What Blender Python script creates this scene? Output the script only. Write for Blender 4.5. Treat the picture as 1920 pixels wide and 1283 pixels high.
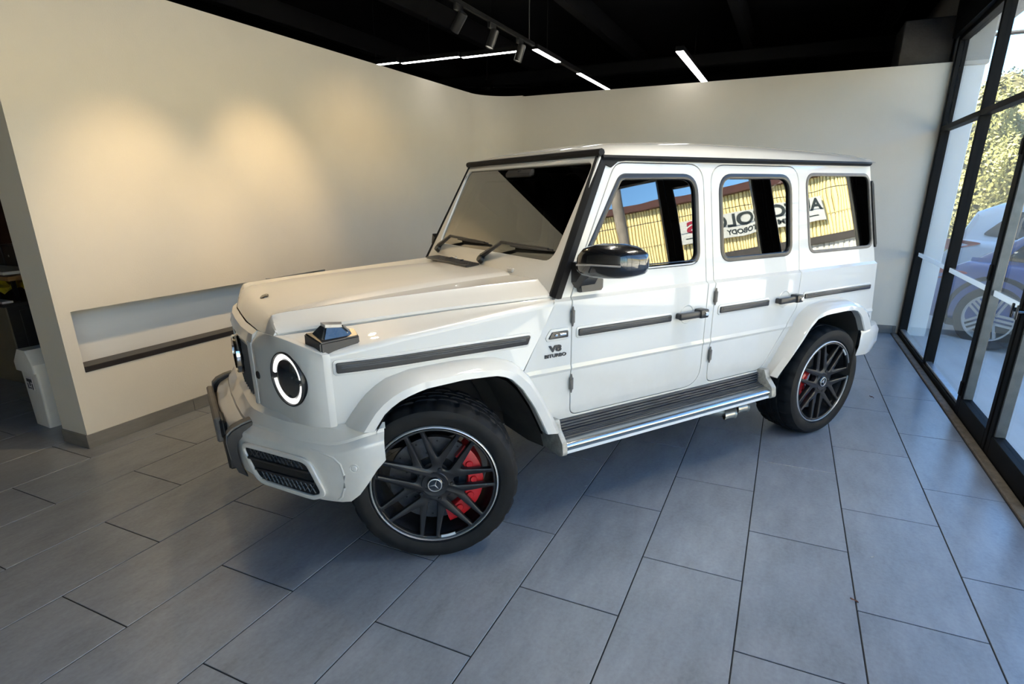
import bpy, bmesh, math, random
from mathutils import Vector, Matrix
from math import sin, cos, pi, radians, sqrt, atan2

for _o in list(bpy.data.objects):
    bpy.data.objects.remove(_o)
SC = bpy.context.scene
COL = SC.collection
random.seed(7)

# ------------------------------------------------------------------ camera
W_T = 0.45                                   # tile pitch across the room (m)
YAW, PITCH, ROLL = 0.4387, 0.3170, 0.0059
CAM = Vector((0.0, -4.4827, 1.6720))
F = Vector((cos(YAW)*cos(PITCH), sin(YAW)*cos(PITCH), -sin(PITCH)))
R0 = Vector((sin(YAW), -cos(YAW), 0)); D0 = F.cross(R0)
RT = R0*cos(ROLL) + D0*sin(ROLL); DN = D0*cos(ROLL) - R0*sin(ROLL)
cd = bpy.data.cameras.new('camera'); cam = bpy.data.objects.new('camera', cd); COL.objects.link(cam)
m = Matrix((RT, -DN, -F)).transposed().to_4x4(); m.translation = CAM
cam.matrix_world = m
cd.sensor_fit = 'HORIZONTAL'; cd.sensor_width = 36.0
cd.lens = 1070.14/1920*36.0; cd.shift_x = 0.0; cd.shift_y = 71.345/1920
cd.clip_start = 0.05; cd.clip_end = 400
SC.camera = cam

# ------------------------------------------------------------------ sky, sun, exposure
SKY_STRENGTH, SUN_STRENGTH = 1.05, 66.0
SUN_EL, SUN_DIR = radians(40), Vector((-0.62, 0.78, 0)).normalized()
w = bpy.data.worlds.new('world'); SC.world = w; w.use_nodes = True
nt = w.node_tree; nt.nodes.clear()
sky = nt.nodes.new('ShaderNodeTexSky'); sky.sky_type = 'NISHITA'; sky.sun_disc = False
sky.sun_elevation = SUN_EL; sky.sun_rotation = atan2(SUN_DIR.x, SUN_DIR.y)
sky.altitude = 100; sky.air_density = 1.0; sky.dust_density = 0.2; sky.ozone_density = 2.5
bg = nt.nodes.new('ShaderNodeBackground'); bg.inputs[1].default_value = SKY_STRENGTH
wo = nt.nodes.new('ShaderNodeOutputWorld')
tint = nt.nodes.new('ShaderNodeMix'); tint.data_type = 'RGBA'; tint.blend_type = 'MULTIPLY'; tint.inputs[0].default_value = 1.0
tint.inputs[7].default_value = (0.66, 0.87, 1.0, 1)
nt.links.new(sky.outputs[0], tint.inputs[6]); nt.links.new(tint.outputs[2], bg.inputs[0]); nt.links.new(bg.outputs[0], wo.inputs[0])
sl = bpy.data.lights.new('sun', 'SUN'); sl.energy = SUN_STRENGTH; sl.angle = radians(0.6); sl.color = (1.0, 0.89, 0.70)
sun = bpy.data.objects.new('sun', sl); COL.objects.link(sun)
sdir = Vector((SUN_DIR.x*cos(SUN_EL), SUN_DIR.y*cos(SUN_EL), sin(SUN_EL)))
sun.rotation_euler = sdir.to_track_quat('Z', 'Y').to_euler(); sun.location = (-10, 20, 20)
SC.view_settings.view_transform = 'Standard'; SC.view_settings.look = 'None'
SC.view_settings.exposure = 0.0; SC.view_settings.gamma = 1.0; SC.view_settings.use_curve_mapping = False
SC.cycles.max_bounces = 10; SC.cycles.diffuse_bounces = 5; SC.cycles.glossy_bounces = 5
SC.cycles.transparent_max_bounces = 16; SC.cycles.caustics_reflective = False; SC.cycles.caustics_refractive = False
SC.cycles.sample_clamp_indirect = 4.0

# ------------------------------------------------------------------ materials
def lin(c):
    if isinstance(c, str):
        c = [int(c[i:i+2], 16)/255 for i in (0, 2, 4)]
        return tuple((x/12.92 if x <= 0.04045 else ((x+0.055)/1.055)**2.4) for x in c)
    return tuple(c)

def mat(name, col, rough=0.5, metal=0.0, coat=0.0, spec=0.5, ior=1.5, emit=None, es=0.0, bump=None, var=None, alpha=None, coat_rough=0.03):
    """principled material; var=(scale, amount[, stretch]) mottles the colour, bump=(scale, strength)"""
    mt = bpy.data.materials.new(name); mt.use_nodes = True
    t = mt.node_tree; b = t.nodes['Principled BSDF']
    c = lin(col)
    b.inputs['Base Color'].default_value = (*c, 1); b.inputs['Roughness'].default_value = rough
    b.inputs['Metallic'].default_value = metal; b.inputs['IOR'].default_value = ior
    b.inputs['Specular IOR Level'].default_value = spec
    b.inputs['Coat Weight'].default_value = coat; b.inputs['Coat Roughness'].default_value = coat_rough
    if emit:
        b.inputs['Emission Color'].default_value = (*lin(emit), 1); b.inputs['Emission Strength'].default_value = es
    tc = None
    if var or bump:
        tc = t.nodes.new('ShaderNodeTexCoord')
    if var:
        mp = t.nodes.new('ShaderNodeMapping'); t.links.new(tc.outputs['Object'], mp.inputs[0])
        if len(var) > 2: mp.inputs['Scale'].default_value = var[2]
        n = t.nodes.new('ShaderNodeTexNoise'); n.inputs['Scale'].default_value = var[0]; n.inputs['Detail'].default_value = 6
        n.inputs['Roughness'].default_value = 0.65
        t.links.new(mp.outputs[0], n.inputs['Vector'])
        mx = t.nodes.new('ShaderNodeMix'); mx.data_type = 'RGBA'
        a = var[1]
        mx.inputs[6].default_value = (*[x*(1-a) for x in c], 1); mx.inputs[7].default_value = (*[min(1, x*(1+a)) for x in c], 1)
        rp = t.nodes.new('ShaderNodeMapRange'); rp.inputs[1].default_value = 0.3; rp.inputs[2].default_value = 0.7
        t.links.new(n.outputs[0], rp.inputs[0]); t.links.new(rp.outputs[0], mx.inputs[0]); t.links.new(mx.outputs[2], b.inputs['Base Color'])
    if bump:
        n2 = t.nodes.new('ShaderNodeTexNoise'); n2.inputs['Scale'].default_value = bump[0]; n2.inputs['Detail'].default_value = 4
        mp2 = t.nodes.new('ShaderNodeMapping'); t.links.new(tc.outputs['Object'], mp2.inputs[0])
        if len(bump) > 2: mp2.inputs['Scale'].default_value = bump[2]
        t.links.new(mp2.outputs[0], n2.inputs['Vector'])
        bn = t.nodes.new('ShaderNodeBump'); bn.inputs['Strength'].default_value = bump[1]; bn.inputs['Distance'].default_value = 0.01
        t.links.new(n2.outputs[0], bn.inputs['Height']); t.links.new(bn.outputs[0], b.inputs['Normal'])
    return mt

def glass_mat(name, tint, f0, wave=0.0, rough=0.0, power=3.0, fmax=0.8):
    """thin glazing: transparent tint with a Schlick-weighted mirror layer"""
    mt = bpy.data.materials.new(name); mt.use_nodes = True; t = mt.node_tree; t.nodes.clear()
    o = t.nodes.new('ShaderNodeOutputMaterial'); tr = t.nodes.new('ShaderNodeBsdfTransparent'); tr.inputs[0].default_value = (*tint, 1)
    gl = t.nodes.new('ShaderNodeBsdfGlossy'); gl.inputs['Roughness'].default_value = rough; gl.inputs[0].default_value = (1, 1, 1, 1)
    lw = t.nodes.new('ShaderNodeLayerWeight'); lw.inputs[0].default_value = 0.5
    p = t.nodes.new('ShaderNodeMath'); p.operation = 'POWER'; p.inputs[1].default_value = power
    t.links.new(lw.outputs['Facing'], p.inputs[0])
    mr = t.nodes.new('ShaderNodeMapRange'); mr.inputs[3].default_value = f0; mr.inputs[4].default_value = min(1.0, f0+fmax)
    t.links.new(p.outputs[0], mr.inputs[0])
    mx = t.nodes.new('ShaderNodeMixShader'); t.links.new(mr.outputs[0], mx.inputs[0])
    t.links.new(tr.outputs[0], mx.inputs[1]); t.links.new(gl.outputs[0], mx.inputs[2]); t.links.new(mx.outputs[0], o.inputs[0])
    if wave:
        tc = t.nodes.new('ShaderNodeTexCoord'); n = t.nodes.new('ShaderNodeTexNoise'); n.inputs['Scale'].default_value = 2.6; n.inputs['Detail'].default_value = 1.0
        t.links.new(tc.outputs['Object'], n.inputs['Vector'])
        bn = t.nodes.new('ShaderNodeBump'); bn.inputs['Strength'].default_value = wave; bn.inputs['Distance'].default_value = 0.02
        t.links.new(n.outputs[0], bn.inputs['Height']); t.links.new(bn.outputs[0], gl.inputs['Normal'])
    return mt

def tile_mat():
    mt = bpy.data.materials.new('slate_tile'); mt.use_nodes = True; t = mt.node_tree; b = t.nodes['Principled BSDF']; b.inputs['Specular IOR Level'].default_value = 0.85
    tc = t.nodes.new('ShaderNodeTexCoord'); oi = t.nodes.new('ShaderNodeObjectInfo')
    add = t.nodes.new('ShaderNodeVectorMath'); add.operation = 'ADD'
    sc = t.nodes.new('ShaderNodeVectorMath'); sc.operation = 'SCALE'; sc.inputs['Scale'].default_value = 37.0
    cmb = t.nodes.new('ShaderNodeCombineXYZ'); t.links.new(oi.outputs['Random'], cmb.inputs[0]); t.links.new(oi.outputs['Random'], cmb.inputs[1])
    t.links.new(cmb.outputs[0], sc.inputs[0]); t.links.new(tc.outputs['Object'], add.inputs[0]); t.links.new(sc.outputs[0], add.inputs[1])
    mp = t.nodes.new('ShaderNodeMapping'); mp.inputs['Scale'].default_value = (1.3, 3.4, 1); mp.inputs['Rotation'].default_value = (0, 0, 0.5)
    t.links.new(add.outputs[0], mp.inputs[0])
    n1 = t.nodes.new('ShaderNodeTexNoise'); n1.inputs['Scale'].default_value = 2.2; n1.inputs['Detail'].default_value = 9; n1.inputs['Roughness'].default_value = 0.72
    t.links.new(mp.outputs[0], n1.inputs['Vector'])
    n2 = t.nodes.new('ShaderNodeTexNoise'); n2.inputs['Scale'].default_value = 55; n2.inputs['Detail'].default_value = 3
    t.links.new(add.outputs[0], n2.inputs['Vector'])
    ma = t.nodes.new('ShaderNodeMath'); ma.operation = 'MULTIPLY_ADD'; ma.inputs[1].default_value = 0.35; t.links.new(n2.outputs[0], ma.inputs[0]); t.links.new(n1.outputs[0], ma.inputs[2])
    rp = t.nodes.new('ShaderNodeValToRGB'); e = rp.color_ramp.elements
    e[0].position = 0.40; e[0].color = (0.150, 0.164, 0.181, 1); e[1].position = 0.95; e[1].color = (0.305, 0.330, 0.362, 1)
    x = e.new(0.62); x.color = (0.220, 0.238, 0.262, 1)
    t.links.new(ma.outputs[0], rp.inputs[0]); t.links.new(rp.outputs[0], b.inputs['Base Color'])
    rr = t.nodes.new('ShaderNodeMapRange'); rr.inputs[3].default_value = 0.24; rr.inputs[4].default_value = 0.36
    t.links.new(n1.outputs[0], rr.inputs[0]); t.links.new(rr.outputs[0], b.inputs['Roughness'])
    bn = t.nodes.new('ShaderNodeBump'); bn.inputs['Strength'].default_value = 0.12; bn.inputs['Distance'].default_value = 0.004
    t.links.new(ma.outputs[0], bn.inputs['Height']); t.links.new(bn.outputs[0], b.inputs['Normal'])
    return mt

def paint_mat():
    mt = mat('white_car_paint', (0.62, 0.585, 0.51), 0.45, coat=1.0, coat_rough=0.015)
    t = mt.node_tree; b = t.nodes['Principled BSDF']
    tc = t.nodes.new('ShaderNodeTexCoord')
    n = t.nodes.new('ShaderNodeTexNoise'); n.inputs['Scale'].default_value = 9; n.inputs['Detail'].default_value = 8; n.inputs['Roughness'].default_value = 0.7
    t.links.new(tc.outputs['Object'], n.inputs['Vector'])
    sep = t.nodes.new('ShaderNodeSeparateXYZ'); t.links.new(tc.outputs['Object'], sep.inputs[0])
    mr = t.nodes.new('ShaderNodeMapRange'); mr.inputs[1].default_value = 0.95; mr.inputs[2].default_value = 0.45; mr.inputs[3].default_value = 0.0; mr.inputs[4].default_value = 0.55
    t.links.new(sep.outputs[2], mr.inputs[0])                       # road grime grows towards the sills
    mu = t.nodes.new('ShaderNodeMath'); mu.operation = 'MULTIPLY'; t.links.new(mr.outputs[0], mu.inputs[0]); t.links.new(n.outputs[0], mu.inputs[1])
    mx = t.nodes.new('ShaderNodeMix'); mx.data_type = 'RGBA'
    mx.inputs[6].default_value = (0.71, 0.685, 0.63, 1); mx.inputs[7].default_value = (0.42, 0.38, 0.31, 1)
    t.links.new(mu.outputs[0], mx.inputs[0]); t.links.new(mx.outputs[2], b.inputs['Base Color'])
    return mt

M = {}
M['paint'] = paint_mat()
M['paint_dark'] = mat('gloss_black_paint', (0.008, 0.008, 0.009), 0.25, coat=1.0)
M['black'] = mat('black_plastic', (0.014, 0.014, 0.015), 0.5, var=(30, 0.3))
M['satin'] = mat('satin_black_trim', (0.02, 0.02, 0.021), 0.32)
M['rubber'] = mat('tire_rubber', (0.0075, 0.0078, 0.0085), 0.65, spec=0.25, var=(18, 0.4))
M['liner'] = mat('arch_liner', (0.020, 0.017, 0.014), 0.85, var=(8, 0.5))
M['under'] = mat('underbody_black', (0.007, 0.007, 0.007), 0.9, var=(6, 0.3))
M['rim'] = mat('matte_black_rim', (0.0085, 0.0085, 0.010), 0.36, var=(14, 0.2))
M['lip'] = mat('machined_rim_lip', (0.62, 0.61, 0.60), 0.4, metal=0.7, var=(20, 0.08))
M['disc'] = mat('brake_disc_steel', (0.07, 0.07, 0.075), 0.38, metal=0.6, var=(25, 0.3))
M['caliper'] = mat('red_caliper', (0.42, 0.008, 0.012), 0.35, coat=0.4, var=(12, 0.15))
M['chrome'] = mat('chrome', (0.80, 0.80, 0.80), 0.10, metal=1.0, var=(9, 0.05))
M['darkchrome'] = mat('dark_chrome', (0.10, 0.10, 0.105), 0.2, metal=1.0, var=(9, 0.1))
M['steel'] = mat('brushed_step_metal', (0.46, 0.48, 0.48), 0.22, metal=0.95, var=(60, 0.25, (0.05, 1, 1)))
M['dusty'] = mat('dusty_steel', (0.40, 0.385, 0.34), 0.55, metal=0.4, var=(22, 0.35))
M['step'] = mat('ribbed_step_rubber', (0.045, 0.050, 0.058), 0.45, var=(40, 0.5, (0.2, 1, 1)))
M['beige'] = mat('exhaust_tip', (0.55, 0.52, 0.45), 0.3, metal=0.7, var=(14, 0.15))
M['mesh'] = mat('grille_mesh', (0.016, 0.016, 0.018), 0.4, var=(30, 0.2))
M['matte'] = mat('matte_black_trim', (0.006, 0.006, 0.0065), 0.6, spec=0.2, var=(20, 0.2))
M['interior'] = mat('interior_black', (0.012, 0.012, 0.013), 0.7, var=(9, 0.3))
M['greytrim'] = mat('grey_bracket', (0.13, 0.12, 0.11), 0.5, var=(20, 0.2))
M['lens'] = mat('lamp_dark_lens', (0.030, 0.034, 0.036), 0.06, coat=1.0, var=(30, 0.4))
M['drl'] = mat('daytime_light_ring', (0.9, 0.9, 0.88), 0.3, emit=(1.0, 0.98, 0.93), es=1.0)
M['clear'] = mat('clear_lens', (0.34, 0.32, 0.30), 0.06, coat=1.0, var=(20, 0.2))
M['sideglass'] = glass_mat('tinted_side_glass', (0.035, 0.037, 0.038), 0.13, wave=0.05)
M['windshield'] = glass_mat('windshield_glass', (0.30, 0.32, 0.31), 0.10)
M['pane'] = glass_mat('shopfront_glass', (0.95, 0.97, 0.965), 0.03, power=4.0, fmax=0.5)
M['wall'] = mat('painted_wall', (0.64, 0.59, 0.505), 0.85, spec=0.2, var=(1.6, 0.025), bump=(170, 0.14, (1, 1, 0.35)))
M['wall_in'] = mat('niche_paint', (0.66, 0.65, 0.62), 0.7, spec=0.3, var=(2, 0.04, (0.3, 1, 3)))
M['ceil'] = mat('black_ceiling', (0.0028, 0.0028, 0.0032), 0.85, spec=0.1, var=(1.5, 0.4))
M['duct'] = mat('black_beam', (0.0035, 0.0035, 0.004), 0.6, spec=0.2, var=(2, 0.3))
M['cmu'] = mat('dark_block_pier', (0.030, 0.028, 0.027), 0.85, var=(5, 0.3), bump=(40, 0.3))
M['tile'] = tile_mat()
M['grout'] = mat('grout', (0.020, 0.022, 0.024), 0.9, var=(40, 0.4))
M['base'] = mat('baseboard_tile', (0.165, 0.155, 0.14), 0.45, var=(5, 0.22, (0.6, 1, 3)))
M['sill'] = mat('niche_sill_black', (0.022, 0.018, 0.017), 0.4, var=(9, 0.3))
M['alu'] = mat('black_aluminium', (0.004, 0.004, 0.0042), 0.6, spec=0.12, var=(12, 0.25))
M['alu_grey'] = mat('grey_aluminium', (0.10, 0.105, 0.105), 0.4, metal=0.6, var=(12, 0.2))
M['alu_light'] = mat('anodised_sill', (0.42, 0.44, 0.47), 0.3, metal=0.8, var=(20, 0.2))
_t = M['strip'] = mat('white_glass_strip', (0.80, 0.82, 0.80), 0.5, var=(10, 0.05))
_n = _t.node_tree; _tr = _n.nodes.new('ShaderNodeBsdfTranslucent'); _tr.inputs[0].default_value = (0.85, 0.87, 0.86, 1); _mx = _n.nodes.new('ShaderNodeMixShader'); _mx.inputs[0].default_value = 0.7
_o = _n.nodes['Material Output']; _n.links.new(_n.nodes['Principled BSDF'].outputs[0], _mx.inputs[1]); _n.links.new(_tr.outputs[0], _mx.inputs[2]); _n.links.new(_mx.outputs[0], _o.inputs[0])
M['curb'] = mat('threshold_concrete', (0.16, 0.14, 0.115), 0.9, var=(16, 0.35), bump=(60, 0.4))
M['led_fill'] = mat('led_diffuser_fill', (0.9, 0.9, 0.9), 0.5, emit=(1.0, 0.93, 0.80), es=72.0)  # strong warm glow for the added off-camera fill lights
M['led'] = mat('led_diffuser', (0.9, 0.9, 0.9), 0.5, emit=(1.0, 0.985, 0.95), es=12.0)
M['spot_face'] = mat('spot_reflector', (0.5, 0.5, 0.48), 0.3, emit=(1.0, 0.93, 0.8), es=0.35)
M['spot_hot'] = mat('spot_lamp_on', (0.8, 0.8, 0.8), 0.3, emit=(1.0, 0.86, 0.62), es=25.0)
M['bin'] = mat('white_bin_plastic', (0.72, 0.70, 0.65), 0.4, var=(6, 0.05))
M['bin_grey'] = mat('grey_bin_flap', (0.16, 0.16, 0.165), 0.45, var=(6, 0.1))
M['paper'] = mat('paper', (0.62, 0.60, 0.63), 0.8, var=(30, 0.1))
M['ink'] = mat('dark_print', (0.03, 0.03, 0.04), 0.7, var=(30, 0.2))
M['olive'] = mat('olive_grey_cabinet', (0.125, 0.115, 0.085), 0.5, var=(4, 0.12))
M['wood'] = mat('brown_shelf_wood', (0.20, 0.115, 0.045), 0.5, var=(5, 0.3, (1, 8, 8)))
M['brown'] = mat('dark_brown_wall', (0.045, 0.018, 0.008), 0.7, var=(2, 0.3))
M['yellow'] = mat('yellow_cloth', (0.50, 0.44, 0.015), 0.8, var=(10, 0.3))
M['patio'] = mat('patio_concrete', (0.60, 0.575, 0.53), 0.75, var=(1.5, 0.12, (1, 4, 1)), bump=(30, 0.1))
M['ext'] = mat('white_stucco', (0.66, 0.68, 0.68), 0.85, var=(3, 0.06), bump=(80, 0.15))
M['ext_grey'] = mat('grey_stucco', (0.33, 0.34, 0.34), 0.85, var=(3, 0.08), bump=(60, 0.2))
M['yellowwall'] = mat('cream_corrugated_steel', (0.66, 0.55, 0.27), 0.6, var=(0.7, 0.06))
M['fascia'] = mat('red_brown_fascia', (0.045, 0.013, 0.009), 0.6, var=(3, 0.2))
M['band'] = mat('dark_base_band', (0.030, 0.025, 0.022), 0.6, var=(3, 0.2))
M['fence'] = mat('pale_corrugated_fence', (0.42, 0.41, 0.38), 0.6, var=(1.5, 0.15))
M['sign'] = mat('sign_board', (0.36, 0.37, 0.36), 0.5, var=(2, 0.04))
M['signink'] = mat('sign_letters', (0.015, 0.02, 0.02), 0.5, var=(9, 0.1))
M['signred'] = mat('sign_red_letters', (0.20, 0.006, 0.02), 0.5, var=(9, 0.1))
M['pole'] = mat('utility_pole', (0.16, 0.14, 0.12), 0.8, var=(6, 0.3))
M['cable'] = mat('power_cable', (0.02, 0.02, 0.022), 0.7, var=(20, 0.2))
M['white'] = mat('plain_white', (0.72, 0.73, 0.71), 0.5, var=(10, 0.05))
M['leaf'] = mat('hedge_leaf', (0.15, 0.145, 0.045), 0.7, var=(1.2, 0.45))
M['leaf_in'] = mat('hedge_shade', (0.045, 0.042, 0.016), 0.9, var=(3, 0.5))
M['bark'] = mat('bark', (0.10, 0.08, 0.06), 0.9, var=(8, 0.3))
M['blue'] = mat('blue_car_paint', (0.055, 0.105, 0.30), 0.35, coat=1.0, var=(3, 0.05))
M['whitecar'] = mat('white_suv_paint', (0.70, 0.72, 0.72), 0.35, coat=1.0, var=(3, 0.02))
M['cartyre'] = mat('car_tyre', (0.03, 0.032, 0.034), 0.7, var=(12, 0.2))
M['silver'] = mat('silver_alloy', (0.62, 0.63, 0.63), 0.3, metal=0.5, var=(9, 0.1))
M['carglass'] = mat('dark_car_glass', (0.03, 0.034, 0.036), 0.04, coat=1.0, ior=1.8, var=(3, 0.2))
M['tail'] = mat('tail_lamp_red', (0.40, 0.035, 0.03), 0.15, coat=1.0, var=(9, 0.2))
M['dryleaf'] = mat('dry_leaf', (0.16, 0.07, 0.045), 0.8, var=(60, 0.4))
M['pebble'] = mat('pale_scrap', (0.5, 0.5, 0.47), 0.8, var=(40, 0.2))

# ------------------------------------------------------------------ helpers
def finish(me, mt, smooth=35):
    mts = mt if isinstance(mt, (list, tuple)) else [mt]
    if not me.materials:
        for x in mts: me.materials.append(x)
    if smooth:
        me.shade_smooth(); me.set_sharp_from_angle(angle=radians(smooth))
    else:
        me.shade_flat()

def add(name, data, mt=None, parent=None, smooth=35, **props):
    """link a bmesh or mesh as one object"""
    if isinstance(data, bmesh.types.BMesh):
        me = bpy.data.meshes.new(name); data.to_mesh(me); data.free()
    else:
        me = data
    if mt is not None: finish(me, mt, smooth)
    o = bpy.data.objects.new(name, me); COL.objects.link(o)
    if parent: o.parent = parent
    for k, v in props.items(): o[k] = v
    return o

def empty(name, loc=(0, 0, 0), rot=(0, 0, 0), parent=None, **props):
    o = bpy.data.objects.new(name, None); COL.objects.link(o); o.location = loc; o.rotation_euler = rot; o.empty_display_size = 0.1
    if parent: o.parent = parent
    for k, v in props.items(): o[k] = v
    return o

def box(bm, x0, x1, y0, y1, z0, z1, bev=0.0, seg=1, mi=0, rot=None, org=None):
    vs = [bm.verts.new((x, y, z)) for x in (x0, x1) for y in (y0, y1) for z in (z0, z1)]
    idx = [(0, 1, 3, 2), (4, 6, 7, 5), (0, 4, 5, 1), (2, 3, 7, 6), (0, 2, 6, 4), (1, 5, 7, 3)]
    fs = [bm.faces.new([vs[i] for i in f]) for f in idx]
    for f in fs: f.material_index = mi
    if bev:
        es = list({e for f in fs for e in f.edges})
        r = bmesh.ops.bevel(bm, geom=es, offset=bev, segments=seg, affect='EDGES', profile=0.5)
        vs = list({v for f in r['faces'] for v in f.verts} | {v for v in vs if v.is_valid})
        for f in r['faces']: f.material_index = mi
    if rot:
        bmesh.ops.rotate(bm, verts=vs, cent=org or (0, 0, 0), matrix=rot)
    return vs

def bxm(*a, **k):
    bm = bmesh.new(); box(bm, *a, **k); return bm

def grid(bm, rows, closed=False, mi=0, caps=False):
    """quad surface through rows of points; closed joins the last column to the first"""
    vr = [[bm.verts.new(p) for p in r] for r in rows]
    n = len(rows[0])
    for i in range(len(rows)-1):
        for j in range(n if closed else n-1):
            k = (j+1) % n
            f = bm.faces.new((vr[i][j], vr[i][k], vr[i+1][k], vr[i+1][j])); f.material_index = mi
    if caps:
        for r in (vr[0], vr[-1]):
            f = bm.faces.new(r); f.material_index = mi
    return vr

def recalc(bm):
    bmesh.ops.recalc_face_normals(bm, faces=bm.faces); return bm

def tube(bm, pts, r, seg=10, mi=0, caps=True):
    pts = [Vector(p) for p in pts]; rows = []
    for i, p in enumerate(pts):
        t = (pts[min(i+1, len(pts)-1)] - pts[max(i-1, 0)]).normalized()
        u = t.cross(Vector((0, 0, 1)))
        if u.length < 1e-4: u = t.cross(Vector((1, 0, 0)))
        u.normalize(); v = t.cross(u)
        rr = r[i] if isinstance(r, (list, tuple)) else r
        rows.append([p + (u*cos(2*pi*k/seg) + v*sin(2*pi*k/seg))*rr for k in range(seg)])
    grid(bm, rows, True, mi, caps)

def lathe(bm, prof, n=48, mi=0, rfun=None, closed=False):
    """profile (r, y) turned about the y axis"""
    rows = []
    for (r, y) in prof + ([prof[0]] if closed else []):
        rows.append([])
        for k in range(n):
            a = 2*pi*k/n; q = rfun(r, y, k) if rfun else r
            rows[-1].append((q*cos(a), y, q*sin(a)))
    grid(bm, rows, True, mi)

def rpoly(pts, rad, seg=6):
    """polygon with rounded corners; rad one number or one per corner"""
    out = []; n = len(pts)
    for i in range(n):
        p = Vector(pts[i]).to_2d(); a = Vector(pts[i-1]).to_2d(); b = Vector(pts[(i+1) % n]).to_2d()
        r = rad[i] if isinstance(rad, (list, tuple)) else rad
        if r <= 0: out.append(tuple(p)); continue
        u = (a-p); v = (b-p); lu, lv = u.length, v.length; u.normalize(); v.normalize()
        ang = u.angle(v); d = min(r/math.tan(ang/2), lu*0.49, lv*0.49)
        s, e = p+u*d, p+v*d
        for k in range(seg+1):
            t = k/seg; out.append(tuple(s*(1-t)**2 + p*2*t*(1-t) + e*t*t))
    return out

def plate(outline, holes=(), th=0.02, bev=0.003, cuts=(), fn=None, res=1):
    """flat filled outline with holes, thickness th and rounded edges, as a bmesh; fn maps (u, v, w)"""
    cu = bpy.data.curves.new('tmp', 'CURVE'); cu.dimensions = '2D'; cu.fill_mode = 'BOTH'
    cu.extrude = max(th/2-bev, 0.0); cu.bevel_depth = bev; cu.bevel_resolution = res; cu.offset = -bev
    for ps in [outline, *holes]:
        sp = cu.splines.new('POLY'); sp.points.add(len(ps)-1); sp.use_cyclic_u = True
        for i, p in enumerate(ps): sp.points[i].co = (p[0], p[1], 0, 1)
    o = bpy.data.objects.new('tmp', cu); me = bpy.data.meshes.new_from_object(o)
    bm = bmesh.new(); bm.from_mesh(me)
    bpy.data.objects.remove(o); bpy.data.curves.remove(cu); bpy.data.meshes.remove(me)
    bmesh.ops.remove_doubles(bm, verts=bm.verts, dist=1e-5)
    for ax, val in cuts:
        no = (1, 0, 0) if ax == 'u' else (0, 1, 0); co = (val, 0, 0) if ax == 'u' else (0, val, 0)
        bmesh.ops.bisect_plane(bm, geom=bm.verts[:]+bm.edges[:]+bm.faces[:], plane_co=co, plane_no=no, dist=1e-6)
    if fn:
        for v in bm.verts: v.co = fn(*v.co)
    recalc(bm)
    return bm

def text_bm(s, size, depth, fn, bold=0.0, xs=1.0):
    cu = bpy.data.curves.new('tmp', 'FONT'); cu.body = s; cu.size = size; cu.extrude = depth/2; cu.offset = bold
    cu.align_x = 'CENTER'; cu.align_y = 'CENTER'
    o = bpy.data.objects.new('tmp', cu); me = bpy.data.meshes.new_from_object(o)
    bm = bmesh.new(); bm.from_mesh(me)
    bpy.data.objects.remove(o); bpy.data.curves.remove(cu); bpy.data.meshes.remove(me)
    for v in bm.verts: v.co = fn(v.co.x*xs, v.co.y, v.co.z)
    return bm

def merge(*bms):
    a = bms[0]
    for b in bms[1:]:
        me = bpy.data.meshes.new('t'); b.to_mesh(me); b.free(); a.from_mesh(me); bpy.data.meshes.remove(me)
    return a

def interp(x, tab):
    tab = sorted(tab)
    if x <= tab[0][0]: return tab[0][1]
    for (a, fa), (b, fb) in zip(tab, tab[1:]):
        if x <= b: return fa + (fb-fa)*(x-a)/(b-a)
    return tab[-1][1]

def copy_tree(o, parent=None):
    c = o.copy(); COL.objects.link(c); c.parent = parent
    for ch in list(o.children): copy_tree(ch, c)
    return c

# ------------------------------------------------------------------ room shell
YL, XB, YG = -0.283, 8.19, -5.86          # left wall face, back wall face, glazing plane
ZW = 2.985                                 # height of the free-standing wall panels
XF, YFAR = -4.6, 6.2                       # far ends of the showroom behind the camera / to the left

# floor: grout bed, laid tiles, each tile a part
fl = add('floor', bxm(XF-0.3, 12.0, YG-0.02, YFAR+0.3, -0.09, -0.0035), M['grout'], smooth=0, kind='structure', label='dark grey slate tile floor laid in running bond')
TL, GAP = 1.993*W_T, 0.006
X0 = 2.3337*W_T
def tile_mesh(lx, ly):
    bm = bxm(-lx/2, lx/2, -ly/2, ly/2, -0.006, 0.0, bev=0.0012)
    me = bpy.data.meshes.new('tile'); bm.to_mesh(me); bm.free(); finish(me, M['tile'], 0); return me
full = tile_mesh(TL-GAP, W_T-GAP)
rest = bmesh.new(); tcount = 0
for r in range(-14, 13):
    yt, yb = -r*W_T, -(r+1)*W_T
    yb = max(yb, YG+0.065)
    if yt-yb < 0.05 or yt > YFAR: continue
    for n in range(-9, 26):
        if (n - r) % 2: continue
        xa, xb = X0 + n*TL/2, X0 + (n+2)*TL/2
        xa, xb = max(xa, XF), min(xb, 12.0 if yt > 0.05 else XB)
        if xb-xa < 0.03: continue
        cx, cy = (xa+xb)/2, (yt+yb)/2
        near = 0.2 < xb and xa < XB and yb < 2.9 and tcount < 295
        if near:
            isfull = abs((xb-xa)-TL) < 1e-3 and abs((yt-yb)-W_T) < 1e-3
            o = bpy.data.objects.new('tile', full if isfull else tile_mesh(xb-xa-GAP, yt-yb-GAP))
            COL.objects.link(o); o.parent = fl; o.location = (cx, cy, random.uniform(-0.0006, 0.0)); tcount += 1
        else:
            box(rest, xa+GAP/2, xb-GAP/2, yb+GAP/2, yt-GAP/2, -0.006, 0.0)
add('tile_field', rest, M['tile'], fl, smooth=0, kind='stuff')

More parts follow.
